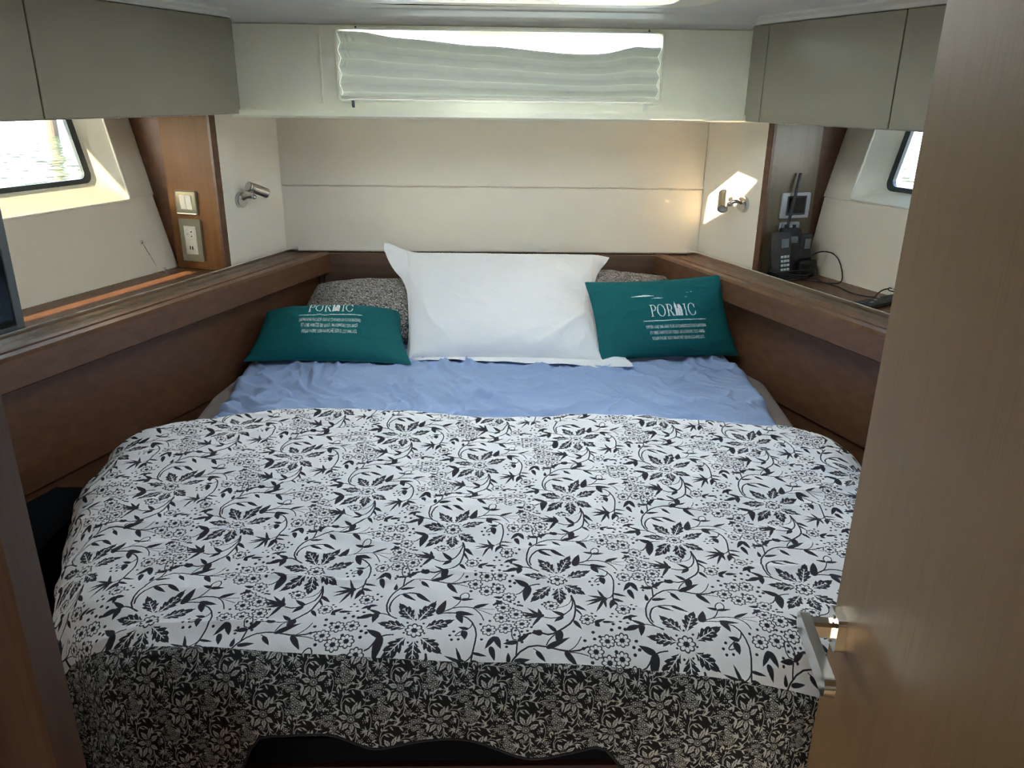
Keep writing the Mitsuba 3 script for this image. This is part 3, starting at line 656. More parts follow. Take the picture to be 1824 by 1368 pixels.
# ------------------------------------------------------------------ pillows and cushions
def pillow(key, BL, BR, TR, TL, front, back, bsdf, seed, ear=.07, crumple=.006, flange=None, n=90, uvs=None, sag=0., pleat=0., folds=False):
    BL, BR, TR, TL = (np.array(a, float) for a in (BL, BR, TR, TL))
    nrm = np.cross(BR - BL, TL - BL); nrm /= np.linalg.norm(nrm)
    w, hh = np.linalg.norm(BR - BL), np.linalg.norm(TL - BL)

    def shape(u, v, side):
        k = ear
        uu = u * (1 - k * (1 - v * v) * np.abs(u) ** 3); vv = v * (1 - k * w / hh * .7 * (1 - u * u) * np.abs(v) ** 3)
        a, b = (uu + 1) / 2, (vv + 1) / 2
        p = (1 - b)[..., None] * ((1 - a)[..., None] * BL + a[..., None] * BR) + b[..., None] * ((1 - a)[..., None] * TL + a[..., None] * TR)
        env = np.clip((1 - np.abs(u) ** 2.6) * (1 - np.abs(v) ** 2.6), 0, 1)
        t = env ** .52 * (1 - sag * v)
        q = np.stack([u * w * 5 + seed, v * hh * 5, 0 * u], -1)
        cr = 1 - np.abs(2 * meshkit.fbm(q * np.array([1.1, 1.6, 1]), 3, seed) - 1) * 2.4
        rim = np.exp(-((1 - np.maximum(np.abs(u), np.abs(v))) / .16) ** 2)
        pl = pleat * rim * env ** .3 * np.sin((u * w - v * hh * .25) * 190 * (.7 + .6 * meshkit.noise(q * .6, seed)))
        d = crumple * np.clip(cr, 0, 1) ** 2 + crumple * 1.6 * (meshkit.fbm(q * .7, 2, seed + 3) - .5) + pl
        if folds:
            X, Y = u * w / 2, v * hh / 2
            for (fx, fy, ang, ln, wd, a_) in ((.20, -.13, .75, .10, .012, .010), (.235, -.10, .80, .12, .011, .008), (.15, -.16, .60, .08, .011, .007), (.27, -.15, 1.0, .07, .010, .007), (-.22, -.13, 2.2, .08, .014, .008), (-.26, -.06, 1.9, .09, .013, .005), (.02, -.17, .4, .10, .013, .005), (.10, .17, 2.9, .10, .016, .006), (-.16, .17, .5, .09, .014, .006), (.05, .02, .7, .16, .022, .0035), (-.08, -.05, 2.3, .14, .020, .003)):
                al = (X - fx) * math.cos(ang) + (Y - fy) * math.sin(ang); ac = -(X - fx) * math.sin(ang) + (Y - fy) * math.cos(ang) + .25 * al * al
                d = d + a_ * np.exp(-(al / ln) ** 2 - (ac / wd) ** 2)
        amt = (front if side > 0 else back) * t + d * np.sqrt(env)
        return p + side * nrm * amt[..., None]
    u, v = np.meshgrid(np.sin(np.linspace(-math.pi / 2, math.pi / 2, n)), np.sin(np.linspace(-math.pi / 2, math.pi / 2, n)), indexing='ij')
    F, B = shape(u, v, 1), shape(u, v, -1)
    vf, ff = grid(F, True); vb, fb = grid(B)
    m = trimesh.Trimesh(np.vstack([vf, vb]), np.vstack([ff[:, ::-1], fb[:, ::-1] + len(vf)]), process=False)
    uv = None
    if uvs:
        one = np.stack([u * w / 2, v * hh / 2], -1).reshape(-1, 2); uv = np.vstack([one, one])
    put(key, m, bsdf, smooth=True, uv=uv)
    # piping / seam round the edge
    ed = np.concatenate([F[:, 0], F[-1, 1:], F[-2::-1, -1], F[0, -2:0:-1]])
    return shape, w, hh, ed, nrm


def print_on(key, shape, w, hh, flat_mesh, bsdf):
    """Lays a thin flat mesh (metres from the middle of the cushion) on its front."""
    m = flat_mesh
    v, f = trimesh.remesh.subdivide_to_size(m.vertices, m.faces, .006)
    u, t = v[:, 0] / (w / 2), v[:, 1] / (hh / 2)
    p = shape(u, t, 1); e = 1e-3
    a, b = shape(u + e, t, 1) - p, shape(u, t + e, 1) - p
    nn = np.cross(a, b); nn /= np.linalg.norm(nn, axis=1, keepdims=True)
    m = trimesh.Trimesh(p + nn * (.0006 + v[:, 2:3]), f, process=False)
    put(key, m, bsdf)


def strokes(lines, w): return unary_union([LineString(l).buffer(w / 2, cap_style=2, join_style=1) for l in lines])


def serif_letters():
    """P O R, a small castle front, I C: capitals one unit high with thin serifs."""
    sf, th, hn = .035, .115, .05
    bar = lambda x, y, l: sbox(x - l / 2, y - sf / 2, x + l / 2, y + sf / 2)
    stem = lambda x: unary_union([sbox(x - th / 2, 0, x + th / 2, 1), bar(x, sf / 2, .34), bar(x, 1 - sf / 2, .34)])
    def ell(cx, cy, rx, ry): return shapely.affinity.scale(Point(cx, cy).buffer(1, quad_segs=20), rx, ry)
    bowl = lambda x: ell(x + .20, .73, .33, .27).difference(ell(x + .20, .73, .22, .225)).intersection(sbox(x, 0, x + 2, 1.01))
    P_ = stem(.17).union(bowl(.17))
    O_ = ell(.47, .5, .47, .52).difference(ell(.47, .5, .355, .475))
    R_ = stem(.17).union(bowl(.17)).union(Polygon([(.36, .48), (.49, .48), (.86, 0), (.66, 0)])).union(bar(.80, sf / 2, .26))
    I_ = stem(.17)
    C_ = ell(.47, .5, .47, .52).difference(ell(.47, .5, .355, .475)).difference(Polygon([(.55, .5), (1.2, .86), (1.2, .16)])).union(sbox(.83, .68, .865, .97)).union(sbox(.83, .05, .865, .22))
    K_ = Polygon([(.02, 0), (.02, .74), (-.02, .76), (.13, 1.22), (.28, .76), (.25, .74), (.25, .60), (.38, .60), (.38, .98), (.44, .98), (.44, .86), (.50, .86), (.56, .98), (.68, .98), (.78, .88), (.86, .72), (.86, 0)])
    K_ = K_.difference(unary_union([sbox(.255, 0, .285, .50), sbox(.56, 0, .60, .62), sbox(.72, .1, .745, .55)]))
    out, x = [], 0
    for g, adv in ((P_, .80), (O_, 1.10), (R_, .97), (K_, 1.10), (I_, .48), (C_, .95)):
        out.append(shapely.affinity.translate(g, x, 0)); x += adv
    return shapely.affinity.translate(unary_union(out), -x / 2, 0)


import shapely.affinity


def poly_mesh(g, depth=.0004):
    return join(*[trimesh.creation.extrude_polygon(a.simplify(.00005), depth, engine='earcut') for a in getattr(g, 'geoms', [g]) if a.area > 1e-8])


def cushion_print(key, shape, w, hh, cx, cy, k):
    letters = shapely.affinity.translate(shapely.affinity.scale(serif_letters(), .0305 * k, .040 * k, origin=(0, 0)), cx, cy + .014 * k)
    print_on(key + '__town_lettering', shape, w, hh, poly_mesh(letters), 'print_white')
    rule = sbox(cx - .114 * k, cy - .0014 * k, cx + .114 * k, cy + .0010 * k)
    print_on(key + '__printed_rule', shape, w, hh, poly_mesh(rule), 'print_white')
    for i, (line, wid) in enumerate((('ENTRE UNE BALADE SUR LE CHEMIN DES DOUANIERS', .216), ('ET UNE PARTIE DE GOLF, REJOINDRE SES AMIS', .196), ('POUR FAIRE SON MARCHÉ SOUS LES HALLES', .186))):
        m = meshkit.text_mesh(line, .0105 * k, .0004)
        m.apply_translation([-(m.bounds[0][0] + m.bounds[1][0]) / 2, 0, 0])
        sx = wid * k / (m.bounds[1][0] - m.bounds[0][0])
        m.apply_scale([sx, 1, 1]); m.apply_translation([cx, cy - (.026 + .0195 * i) * k, 0])
        print_on(key + '__printed_line' + ('' if i == 0 else f'_{i:03d}'), shape, w, hh, m, 'print_white')
    if cy + .12 * k > hh / 2: return
    cl = unary_union([Polygon([(cx - .140 * k, cy + .085 * k), (cx - .110 * k, cy + .088 * k), (cx - .085 * k, cy + .0895 * k), (cx - .054 * k, cy + .085 * k), (cx - .09 * k, cy + .0835 * k)]),
                      Polygon([(cx - .069 * k, cy + .0765 * k), (cx - .045 * k, cy + .079 * k), (cx - .023 * k, cy + .0765 * k), (cx - .045 * k, cy + .0750 * k)])])
    print_on(key + '__printed_cloud', shape, w, hh, poly_mesh(cl), 'print_white')
    birds = unary_union([LineString([(cx + x * k - .003 * k, cy + y * k + .0015 * k), (cx + x * k, cy + y * k), (cx + x * k + .003 * k, cy + y * k + .0015 * k)]).buffer(.0006 * k) for x, y in ((.069, .092), (.083, .094), (.059, .077))])
    print_on(key + '__printed_gulls', shape, w, hh, poly_mesh(birds), 'print_white')
    labels[key + '__printed_gulls'] = {'kind': 'stuff'}


# two pillows in printed cases against the headboard
pillow('bed_pillow', (-.70, 2.66, .73), (-.06, 2.66, .73), (-.08, 2.91, .882), (-.655, 2.90, .872), .072, .05, 'pillow_print', 5, ear=-.02, uvs=True, crumple=.008)
tag('bed_pillow', 'pillow in grey leaf-printed case behind the left teal cushion', 'pillow')
pillow('bed_pillow_001', (.06, 2.66, .73), (.70, 2.66, .73), (.665, 2.92, .905), (.10, 2.94, .93), .070, .05, 'pillow_print', 7, ear=.03, uvs=True, crumple=.012)
tag('bed_pillow_001', 'pillow in grey leaf-printed case mostly hidden behind the right teal cushion', 'pillow')
# white pillow with a flat flange round it
WBL, WBR, WTR, WTL = np.array([-.283, 2.485, .722]), np.array([.362, 2.468, .722]), np.array([.352, 2.800, 1.010]), np.array([-.312, 2.817, 1.010])
shp, w, hh, ed, nr = pillow('white_pillow', WBL, WBR, WTR, WTL, .075, .045, 'white_cotton', 12, ear=.035, crumple=.0035, n=170, sag=.18, pleat=.0022, folds=True)
tag('white_pillow', 'large white pillow with a flat flange standing in the middle of the bed', 'pillow')
cen = (WBL + WBR + WTR + WTL) / 4
ex_, ey_ = (WBR - WBL) / np.linalg.norm(WBR - WBL), (WTL - WBL) / np.linalg.norm(WTL - WBL)
loc = np.c_[(ed - cen) @ ex_, (ed - cen) @ ey_]
rows = []
nn_ = len(ed); th = np.linspace(0, 2 * math.pi, nn_, endpoint=False)
for k in range(9):
    f = k / 8
    X, Y = loc[:, 0], loc[:, 1]
    ux, uy = np.clip(X / (w / 2), -1, 1), np.clip(Y / (hh / 2), -1, 1)
    cor = np.clip((np.abs(ux) - .80) / .2, 0, 1) * np.clip((np.abs(uy) - .72) / .28, 0, 1)
    ox = np.sign(X) * np.clip((np.abs(ux) - .86) / .12, 0, 1); oy = np.sign(Y) * np.clip((np.abs(uy) - .80) / .18, 0, 1)
    cor = np.maximum(cor, np.clip((ux - .90) / .1, 0, 1) * np.clip((uy - .72) / .28, 0, 1))
    bot, topm = np.clip(-oy, 0, 1), np.clip(oy, 0, 1)
    wide = .052
    p = ed.copy()
    wv = .006 * np.sin(X * 34 + 1) + .004 * np.sin(X * 71) + .006 * np.sin(Y * 30)
    # sideways it folds back, except at the corners; below it lies forward on the sheet; above it tips back
    side = np.abs(ox)
    p = p + f * wide * (ex_ * ox[:, None] * (.25 + .75 * cor)[:, None] - nr * (side * (1 - cor) * .8)[:, None])
    p = p + f * wide * (bot[:, None] * np.array([0, -.62, -.16]) + topm[:, None] * (ey_ * (.30 + .45 * cor)[:, None] - nr * (.75 - .5 * cor)[:, None]))
    p = p + f * f * (nr * wv[:, None]) * (1 - .6 * bot)[:, None]
    for sg, ear_v in ((-1, (-.034, -.01, .004)), (1, (.040, -.01, .010))):
        p = p + f * np.exp(-((X - sg * w / 2) ** 2 + (Y - hh / 2) ** 2) / .0060)[:, None] * np.array(ear_v)
    rb = np.exp(-((X - w / 2) ** 2 + (Y + hh / 2) ** 2) / .012)
    p = p + f * rb[:, None] * (np.array([.045, -.025, -.006]))
    p[:, 2] = np.maximum(p[:, 2], .7125 + .004 * f * (1 + np.sin(X * 40)) * bot)
    rows.append(p)
Q = np.array([np.vstack([r, r[:1]]) for r in rows])
put('white_pillow__flange', grid(Q), 'white_cotton', smooth=True)
# two teal cushions
LC = ((-.812, 2.445, .722), (-.268, 2.420, .722), (-.330, 2.705, .822), (-.780, 2.64, .833))
shp, w, hh, ed, nr = pillow('cushion', *LC, .074, .035, 'teal_canvas', 21, ear=.055, crumple=.005, n=110, sag=-.25)
tag('cushion', 'teal cushion with white town lettering lying back on the left of the white pillow', 'cushion')
put('cushion__piping', tube(np.vstack([ed, ed[:1]]), .0022, 6, 1), 'teal_canvas', smooth=True)
cushion_print('cushion', shp, w, hh, .010, .024, 1.02)
RC = ((.355, 2.470, .718), (.832, 2.527, .722), (.749, 2.563, .989), (.306, 2.572, .960))
shp, w, hh, ed, nr = pillow('cushion_001', *RC, .050, .05, 'teal_canvas', 23, ear=.045, crumple=.004, n=110)
tag('cushion_001', 'teal cushion with white town lettering standing upright on the right of the white pillow', 'cushion')
put('cushion_001__piping', tube(np.vstack([ed, ed[:1]]), .0022, 6, 1), 'teal_canvas', smooth=True)
cushion_print('cushion_001', shp, w, hh, .030, -.012, .97)

# ------------------------------------------------------------------ reading lamps
def rodx(p0, p1, r, seg=20, cap=.0):
    p0, p1 = np.asarray(p0, float), np.asarray(p1, float)
    return trimesh.creation.cylinder(radius=r, segment=[p0, p1], sections=seg)


def along(prof, p0, d, seg=36):
    """A lathed profile (r, z) with its axis from p0 along d."""
    m = lathe(prof, seg)
    d = np.asarray(d, float) / np.linalg.norm(d)
    M = trimesh.geometry.align_vectors([0, 0, 1], d); M[:3, 3] = p0
    m.apply_transform(M); return m


def reading_lamp(key, S, t, z, elbow, head, axis, label):
    n0 = S.p(t, 0, z)
    put(key, along([(0, 0), (.0265, 0), (.0265, .010), (.0245, .0135), (0, .0135)], n0, S.n), 'brushed_chrome', smooth=40)
    tag(key, label, 'lamp')
    e = S.p(*elbow)
    put(key + '__arm', join(tube([S.p(t, .012, z + .004), S.p((t * 2 + elbow[0]) / 3, .028, z + .010), e], .0068, 12), trimesh.creation.icosphere(2, .0092).apply_translation(e)), 'chrome', smooth=50)
    hd = S.p(*head)
    ax = S.t * axis[0] + S.n * axis[1] + np.array([0, 0, axis[2]]); ax /= np.linalg.norm(ax)
    L = .080
    prof = [(0, -L / 2), (.0150, -L / 2), (.0175, -L / 2 + .003), (.0175, -L / 2 + .008), (.0160, -L / 2 + .0095), (.0175, -L / 2 + .011), (.0175, -L / 2 + .0150), (.0160, -L / 2 + .0165), (.0175, -L / 2 + .018), (.0178, L / 2 - .002), (.0170, L / 2), (.0150, L / 2), (.0146, L / 2 - .004), (0, L / 2 - .004)]
    put(key + '__head', along(prof, hd, ax), 'brushed_chrome', smooth=30)
    put(key + '__lens', along([(0, 0), (.0140, 0), (.0140, .0015), (0, .003)], hd + ax * (L / 2 - .0045), ax), 'lamp_lens', smooth=30)


reading_lamp('reading_lamp', LEFT, .105, 1.198, (.120, .046, 1.208), (.122, .062, 1.232), (.86, .25, -.36), 'chrome reading lamp on the white panel left of the bed, tilted right')
reading_lamp('reading_lamp_001', RIGHT, .105, 1.198, (.125, .046, 1.198), (.140, .064, 1.207), (-.62, .45, -.62), 'chrome reading lamp in the sun patch on the white panel right of the bed')


# ------------------------------------------------------------------ switch, sockets, control panel on the uprights
def plate(S, n0, n1, z0, z1, d, hole=None, r=.004):
    """A bevelled cover plate on an upright, facing the foot of the bed; (n, z) rectangle, depth d."""
    w, h = abs(n1 - n0), z1 - z0
    g = rounded(-w / 2, -h / 2, w / 2, h / 2, r)
    if hole: g = g.difference(sbox(-hole[0] / 2, -hole[1] / 2, hole[0] / 2, hole[1] / 2))
    m = trimesh.creation.extrude_polygon(g, d, engine='earcut')
    return frame(m, S.p(-.014, (n0 + n1) / 2, (z0 + z1) / 2), S.n, [0, 0, 1], -S.t)


def on_plate(S, m, n, z, off): return frame(m, S.p(-.014 - off, n, z), S.n, [0, 0, 1], -S.t)


sw = (-.160, -.076, 1.158, 1.236)
put('light_switch', plate(LEFT, *sw, .008, (.048, .048)), 'switch_frame'); tag('light_switch', 'double rocker light switch in a metal frame on the left upright', 'switch')
g1, g2 = rounded(-.042, -.039, .042, .039, .004), rounded(-.026, -.026, .026, .026, .002)
c1, c2 = np.array(g1.exterior.coords)[:-1], np.array(shapely.affinity.scale(g1, .68, .70).exterior.coords)[:-1]
put('light_switch__bevel', on_plate(LEFT, loft([np.c_[c1, np.full(len(c1), .008)], np.c_[c1 * .97, np.full(len(c1), .0095)], np.c_[c2, np.full(len(c2), .0045)]]), -.118, 1.197, 0), 'switch_frame', 20)
for k in range(2):
    m = bevel_box(.0232, .047, .008, .0012); v = m.vertices; v[:, 2] += v[:, 1] * .09
    put('light_switch__rocker' + ('' if k == 0 else '_001'), on_plate(LEFT, m, -.118 + (.012 if k else -.012), 1.197, .006), 'switch_white')
put('power_socket', plate(LEFT, -.157, -.072, 1.001, 1.143, .009), 'switch_frame'); tag('power_socket', 'tall metal plate with a white mains socket and charging ports under the switch', 'socket')
put('power_socket__insert', on_plate(LEFT, bevel_box(.047, .095, .004, .001), -.1145, 1.072, .010), 'switch_white')
put('power_socket__socket_well', on_plate(LEFT, lathe([(.0175, .0), (.0195, .0), (.0195, .0022), (.0178, .0022), (.0170, .0003), (0, .0003)], 30), -.1145, 1.094, .012), 'switch_white', 30)
for k, (a, b) in enumerate(((.007, 1.1015), (.007, 1.0865))):
    put('power_socket__pin_hole' + ('' if k == 0 else '_001'), on_plate(LEFT, trimesh.creation.cylinder(radius=.0024, height=.001, sections=12), -.1145 + a, b, .0128), 'black_plastic')
put('power_socket__earth_pin', on_plate(LEFT, trimesh.creation.cylinder(radius=.0022, height=.010, sections=12), -.1145 - .006, 1.094, .014), 'brushed_chrome')
put('power_socket__charger_insert', on_plate(LEFT, lathe([(.016, 0), (.018, 0), (.018, .0014), (.0165, .0014), (.016, .0006), (0, .0006)], 30), -.1145, 1.047, .012), 'switch_white', 30)
for k in range(2):
    put('power_socket__charging_port' + ('' if k == 0 else '_001'), on_plate(LEFT, bevel_box(.0045, .0125, .001, .0003), -.1145 - .004 + k * .009, 1.047, .0130), 'black_plastic')
put('control_panel', plate(RIGHT, -.173, -.057, 1.163, 1.247, .007), 'panel_silver'); tag('control_panel', 'silver control panel with a dark screen on the right upright', 'control panel')
put('control_panel__screen', on_plate(RIGHT, bevel_box(.068, .052, .003, .0008), -.117, 1.205, .0078), 'screen_black')
put('control_panel__bezel', on_plate(RIGHT, loft([np.array([[x * .040, y * .032, .007] for x, y in ((-1, -1), (1, -1), (1, 1), (-1, 1))]), np.array([[x * .038, y * .030, .0095] for x, y in ((-1, -1), (1, -1), (1, 1), (-1, 1))]), np.array([[x * .034, y * .026, .0085] for x, y in ((-1, -1), (1, -1), (1, 1), (-1, 1))])]), -.117, 1.205, 0), 'charcoal_plastic')
put('power_socket_001', plate(RIGHT, -.140, -.062, 1.040, 1.150, .008), 'panel_silver'); tag('power_socket_001', 'grey socket plate half hidden behind the handheld radios on the right upright', 'socket')
put('power_socket_001__insert', on_plate(RIGHT, bevel_box(.046, .046, .004, .001), -.102, 1.112, .0095), 'switch_white')


# ------------------------------------------------------------------ handheld radios, their leads, remote control on the right shelf
SZ = .972
def radio(key, t, n, yawd, lean, w, h, d, label, screen=None, keys=True, antenna=None, body='charcoal_plastic'):
    a = math.radians(yawd)
    x = RIGHT.n * -math.cos(a) + RIGHT.t * math.sin(a)       # to the photograph's right
    up = np.array([0, 0, 1.]); yv = np.cross(up, x)           # backwards
    l = math.radians(lean); up2 = up * math.cos(l) + yv * math.sin(l); back = np.cross(up2, x)
    o = RIGHT.p(t, n, SZ + .001)
    fr = lambda m: frame(m, o, x, back, up2)
    prof = [(-w * .46, 0), (w * .46, 0), (w * .47, h * .45), (w * .50, h * .6), (w * .50, h * .95), (w * .44, h), (-w * .44, h), (-w * .50, h * .95), (-w * .50, h * .6), (-w * .47, h * .45)]
    m = trimesh.creation.extrude_polygon(Polygon(prof).buffer(.003, quad_segs=3), d, engine='earcut')
    m = frame(m, [0, d / 2, .004], [1, 0, 0], [0, 0, 1], [0, -1, 0])
    put(key, fr(m), body, 25); tag(key, label, 'radio')
    if screen: put(key + '__display', fr(bevel_box(w * .66, .002, screen, .0008, (0, -d / 2 - .0008, h * .80))), 'display_grey')
    if keys:
        ks = [bevel_box(w * .21, .003, h * .055, .0007, ((i - 1) * w * .28, -d / 2 - .001, h * (.50 - .095 * j))) for i in range(3) for j in range(4)]
        for i, k in enumerate(ks): put(key + '__key' + ('' if i == 0 else f'_{i:03d}'), fr(k), 'key_grey')
    put(key + '__knob', fr(trimesh.creation.cylinder(radius=.006, height=.014, sections=16).apply_translation([w * .28, 0, h + .010])), 'black_plastic', 30)
    if antenna:
        dx, L = antenna
        put(key + '__antenna', fr(join(tube([[-w * .25, 0, h], [-w * .25 + dx * .3, 0, h + L * .3], [-w * .25 + dx, 0, h + L]], .0055, 10), trimesh.creation.cylinder(radius=.008, height=.02, sections=14).apply_translation([-w * .25, 0, h + .008]))), 'black_rubber', 40)


radio('handheld_radio', -.085, -.036, 8, 8, .050, .148, .034, 'dark handheld radio with a pale keypad standing at the left of the pair', screen=.030, antenna=None)
radio('handheld_radio_001', -.055, -.086, -4, 5, .056, .155, .038, 'black handheld radio with a long aerial standing beside the keypad one', screen=.022, keys=False, antenna=(.038, .185), body='black_plastic')
put('charging_cradle', RIGHT.m(bevel_box(.075, .075, .055, .008, (-.060, -.140, SZ + .030))), 'black_plastic'); tag('charging_cradle', 'small black charging cradle right of the two handheld radios', 'charger')
put('charging_cradle__speaker_microphone', RIGHT.m(bevel_box(.030, .046, .085, .006, (-.060, -.138, SZ + .100))), 'charcoal_plastic')
put('charging_cradle__label_plate', RIGHT.m(bevel_box(.002, .024, .034, .0006, (-.0765, -.138, SZ + .112))), 'display_grey')
rng = np.random.default_rng(4)
coil = []
for i in range(140):
    a = i / 140 * 2 * math.pi * 5.5
    coil.append(RIGHT.p(-.075 + (.050 + .006 * math.sin(i * .9)) * math.sin(a) - .01, -.068 + (.074 + .008 * math.sin(i * .37)) * math.cos(a), SZ + .006 + .040 * (.5 + .5 * math.sin(a * .37 + i * .06)) * (.3 + .7 * i / 140)))
put('charger_lead', tube(coil, .0021, 7, 3), 'black_rubber', smooth=True); tag('charger_lead', 'black lead coiled in loops around the feet of the handheld radios', 'cable')
W_ = lambda x, y, z: np.array([x, y, z])
loop = [W_(1.015, 2.60, SZ + .004), W_(1.05, 2.575, SZ + .004), W_(1.085, 2.60, SZ + .020), W_(1.075, 2.62, SZ + .070), W_(1.115, 2.625, SZ + .088), W_(1.145, 2.61, SZ + .082), W_(1.160, 2.575, SZ + .046), W_(1.150, 2.535, SZ + .006), W_(1.110, 2.515, SZ + .004), W_(1.075, 2.525, SZ + .010), W_(1.060, 2.56, SZ + .050), W_(1.055, 2.60, SZ + .045), W_(1.06, 2.63, SZ + .003)]
put('thin_cable', tube(loop, .0020, 7, 10), 'black_rubber', smooth=True); tag('thin_cable', 'thin black cable standing up in a round loop on the right shelf', 'cable')
lead = [W_(1.03, 2.575, SZ + .003), W_(1.08, 2.54, SZ + .003), W_(1.115, 2.45, SZ + .003), W_(1.135, 2.36, SZ + .003), W_(1.165, 2.335, SZ + .003), W_(1.20, 2.375, SZ + .006), W_(1.225, 2.385, SZ + .016), W_(1.240, 2.36, SZ + .022), W_(1.232, 2.325, SZ + .024), W_(1.215, 2.325, SZ + .024), W_(1.225, 2.36, SZ + .026), W_(1.262, 2.36, SZ + .012), W_(1.29, 2.31, SZ + .003), W_(1.31, 2.24, SZ + .003)]
put('thin_cable_001', tube(lead, .0020, 7, 10), 'black_rubber', smooth=True); tag('thin_cable_001', 'thin black cable running along the right shelf to the remote control', 'cable')
put('cable_plug', join(along([(0, 0), (.010, 0), (.010, .022), (.006, .026), (0, .026)], W_(1.070, 2.675, SZ + .024), [.2, -.8, .25])), 'brushed_chrome', smooth=40); tag('cable_plug', 'small shiny plug among the cables beside the handheld radios', 'plug')
coil2 = [W_(1.085, 2.69, SZ + .004) + np.array([.028 * math.cos(a), .006 * a / 6, .026 + .026 * math.sin(a)]) for a in np.linspace(-1.5, 11, 40)]
put('cable_plug__lead', tube(coil2, .0022, 7, 3), 'black_rubber', smooth=True)
ra = np.array([1.066, 2.201]); rb = np.array([1.234, 2.301])
rx = (rb - ra) / np.linalg.norm(rb - ra)
RX, RY = np.array([*rx, 0]), np.array([-rx[1], rx[0], 0])
RO = np.array([*((ra + rb) / 2), SZ])
put('remote_control', frame(bevel_box(.195, .048, .018, .005, (0, 0, .0095)), RO, RX, RY, [0, 0, 1]), 'black_plastic'); tag('remote_control', 'black remote control lying on the right shelf near the door', 'remote control')
ks = [bevel_box(.009, .0075, .003, .0008, (-.078 + i * .0165, (j - 1) * .0125, .019)) for i in range(10) for j in range(3)]
for i, k in enumerate(ks): put('remote_control__button' + ('' if i == 0 else f'_{i:03d}'), frame(k, RO, RX, RY, [0, 0, 1]), 'display_grey' if i % 7 == 3 else 'charcoal_plastic')

# ------------------------------------------------------------------ television on the left shelf, press stud, box in the gap, locker catches
put('television', LEFT.box(-1.34, -.802, -.014, .016, .986, 1.306, .004), 'black_plastic'); tag('television', 'dark flat television standing on the left shelf, cut off by the photo edge', 'television')
put('television__screen', LEFT.box(-1.328, -.822, .0155, .018, 1.004, 1.294, .0008), 'screen_black')
for k, bx in enumerate(((-.824, -.800, .984, 1.308), (-1.342, -.800, .984, 1.002), (-1.342, -.800, 1.296, 1.308))):
    put('television__bezel' + ('' if k == 0 else f'_{k:03d}'), LEFT.box(bx[0], bx[1], .010, .0215, bx[2], bx[3], .002), 'bezel_grey')
put('television__foot', LEFT.box(-1.2, -.95, -.05, .018, SZ, .990, .003), 'black_plastic')
bo = np.array([LEFT.p(-.125, hull_n(-1, 1.075) + .001, 1.075)])[0]
put('press_stud', along([(0, 0), (.0055, 0), (.005, .002), (.002, .0035), (0, .0035)], bo, LEFT.n), 'chrome', smooth=40); tag('press_stud', 'small metal press stud on the left hull lining', 'stud')
bo = LEFT.p(-.09, -.180, SZ)
put('floor_stud', along([(0, 0), (.007, 0), (.007, .004), (.003, .007), (.003, .011), (.006, .014), (0, .016)], bo, [0, 0, 1]), 'chrome', smooth=40); tag('floor_stud', 'tiny chrome stud at the back of the left shelf by the upright', 'stud')
put('press_stud__cord', tube([LEFT.p(-.122, hull_n(-1, 1.07) + .002, 1.07), LEFT.p(-.11, hull_n(-1, 1.03) + .002, 1.03), LEFT.p(-.098, hull_n(-1, .99) + .002, .99)], .0005, 5), 'gasket')
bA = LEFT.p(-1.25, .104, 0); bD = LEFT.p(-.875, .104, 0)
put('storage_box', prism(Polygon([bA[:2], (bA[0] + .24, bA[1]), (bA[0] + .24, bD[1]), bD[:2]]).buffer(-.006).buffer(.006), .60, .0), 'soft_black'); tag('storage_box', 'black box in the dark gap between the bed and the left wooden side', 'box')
for S, side in SIDES:
    put('blind_catch' + ('' if S.s < 0 else '_001'), S.m(join(bevel_box(.020, .010, .006, .001, (-.16 if S.s < 0 else -.11, -.20, 1.4745)), trimesh.creation.icosphere(1, .004).apply_translation([-.168 if S.s < 0 else -.118, -.20, 1.467]))), 'moulded_white')
    tag('blind_catch' + ('' if S.s < 0 else '_001'), f'tiny white catch under the {side} overhead locker above the window', 'catch')

# ------------------------------------------------------------------ saloon behind the camera, with its windows
sal = sbox(-3.2, 0, .35, 2.15).difference(unary_union([rounded(-1.5, 1.35, -.5, 1.65, .08), rounded(-2.9, 1.35, -1.95, 1.65, .08)]))
for k, x in enumerate((-1.95, 1.90)):
    struct('wall_saloon_' + ('left', 'right')[k], frame(prism(sal, .05), [x, 0, 0], [0, 1, 0], [0, 0, 1], [1, 0, 0]), 'saloon_white')
back = sbox(-1.95, 0, 1.95, 2.15).difference(unary_union([sbox(-.40, .3, .40, 2.0)]))
struct('wall_saloon_back', frame(prism(back, .05), [0, -3.2, 0], [1, 0, 0], [0, 0, 1], [0, -1, 0]), 'saloon_white')
roofs = sbox(-1.95, -3.25, 1.95, .34)
struct('ceiling_saloon', prism(roofs, .05, 2.15), 'saloon_white')
put('ceiling_saloon__step', trimesh.creation.box(bounds=[[-2.2, .27, 1.84], [2.2, .33, 2.20]]), 'saloon_white')

for S, side in SIDES:
    put('wall_%s__rub_rail' % side, S.along([(hull_n(S.s, 1.67) - .080, 1.675), (-.53, 1.675), (-.53, 1.86), (hull_n(S.s, 1.67) - .085, 1.86)], -1.32, .4), 'hull_white')

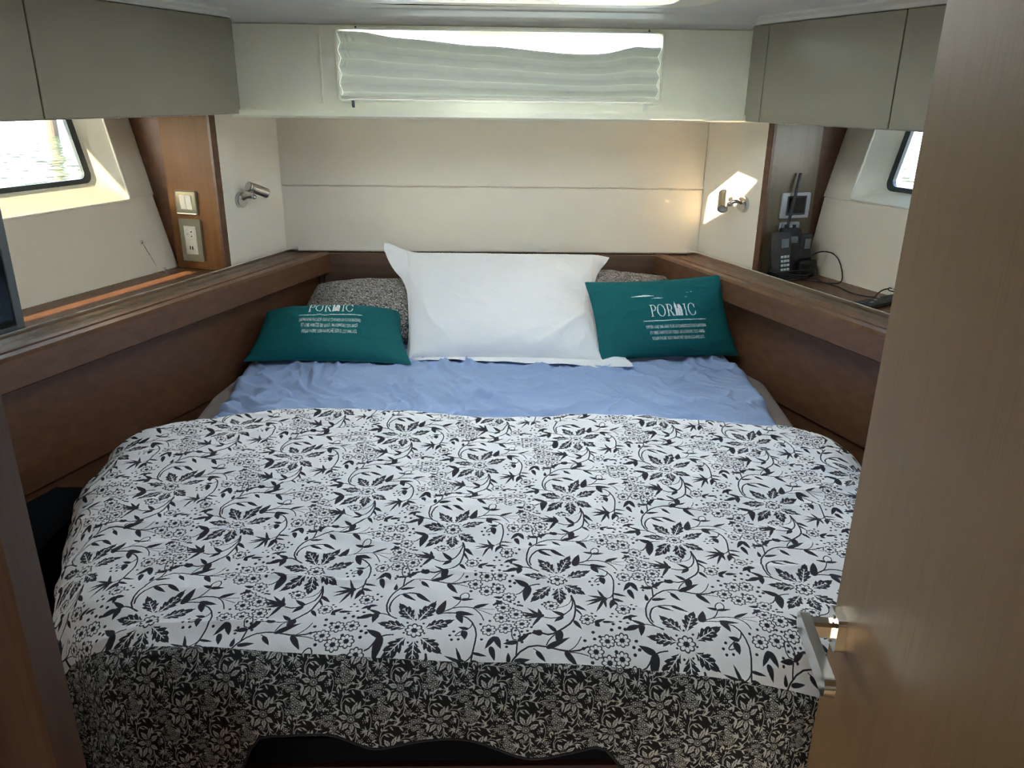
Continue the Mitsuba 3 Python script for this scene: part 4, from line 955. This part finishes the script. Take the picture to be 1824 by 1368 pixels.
# ------------------------------------------------------------------ outside: harbour water, far quay, trees
for k, S in enumerate((LEFT, RIGHT)):
    near, far_ = S.p(.75, -.50, .62), S.p(-3.1, -.50, .62)
    q = np.array([[S.s * 260, -200, .62], [far_[0], -200, .62], far_, near, [near[0], 260, .62], [S.s * 260, 260, .62]])
    put('water' if k == 0 else 'water_001', trimesh.Trimesh(q, [[0, 1, 2], [0, 2, 5], [2, 3, 5], [3, 4, 5]]), 'harbour_water')
    tag('water' if k == 0 else 'water_001', 'sunlit rippled harbour water seen through the %s hull window' % ('left', 'right')[k], kind='stuff')
rng = np.random.default_rng(11)
def tree(key, x, y, h, label):
    pts, tri = [], None
    ms = []
    for i in range(26):
        a, b = rng.uniform(0, 2 * math.pi), rng.uniform(.35, 1)
        r = h * .30 * math.sqrt(1 - ((b - .6) / .5) ** 2 * .8) * rng.uniform(.3, 1)
        m = trimesh.creation.icosphere(2, h * rng.uniform(.10, .17)); v = m.vertices
        m.vertices = v * (1 + .35 * (meshkit.fbm(v * 9 / h * 2 + i, 3, 2) - .5)[:, None]) + [x + r * math.cos(a), y + r * math.sin(a), .8 + h * b * .9]
        ms.append(m)
    put(key, join(*ms), 'foliage', smooth=False); tag(key, label, 'tree')
    put(key + '__trunk', rodx([x, y, .5], [x, y, .8 + h * .6], h * .03, 10), 'bark')
k = 0
for x, y, h in ((-46, 54, 9), (48, 60, 9)):
    tree('tree' if k == 0 else f'tree_{k:03d}', x, y, h, 'leafy green tree on the far quay, mirrored in the water outside the %s window' % ('left' if x < 0 else 'right'))
    k += 1
for k, x in enumerate((-58, 58)):
    key = 'quay' if k == 0 else 'quay_001'
    struct(key, trimesh.creation.box(bounds=[[x - 16, -60, 0], [x + 16, 200, 1.5]]), 'quay_stone')
for k, (x, y) in enumerate(((-9, 17), (-11.5, 16), (-12, 24))):
    key = 'mooring_post' if k == 0 else f'mooring_post_{k:03d}'
    put(key, rodx([x, y, -.5], [x, y, 3.2 + .3 * k], .11, 16), 'bark'); tag(key, ('nearest wooden mooring post in the water outside the left window', 'second wooden mooring post in the water outside the left window', 'farthest thin mooring post in the water outside the left window')[k], 'post', 'mooring posts outside the left window')
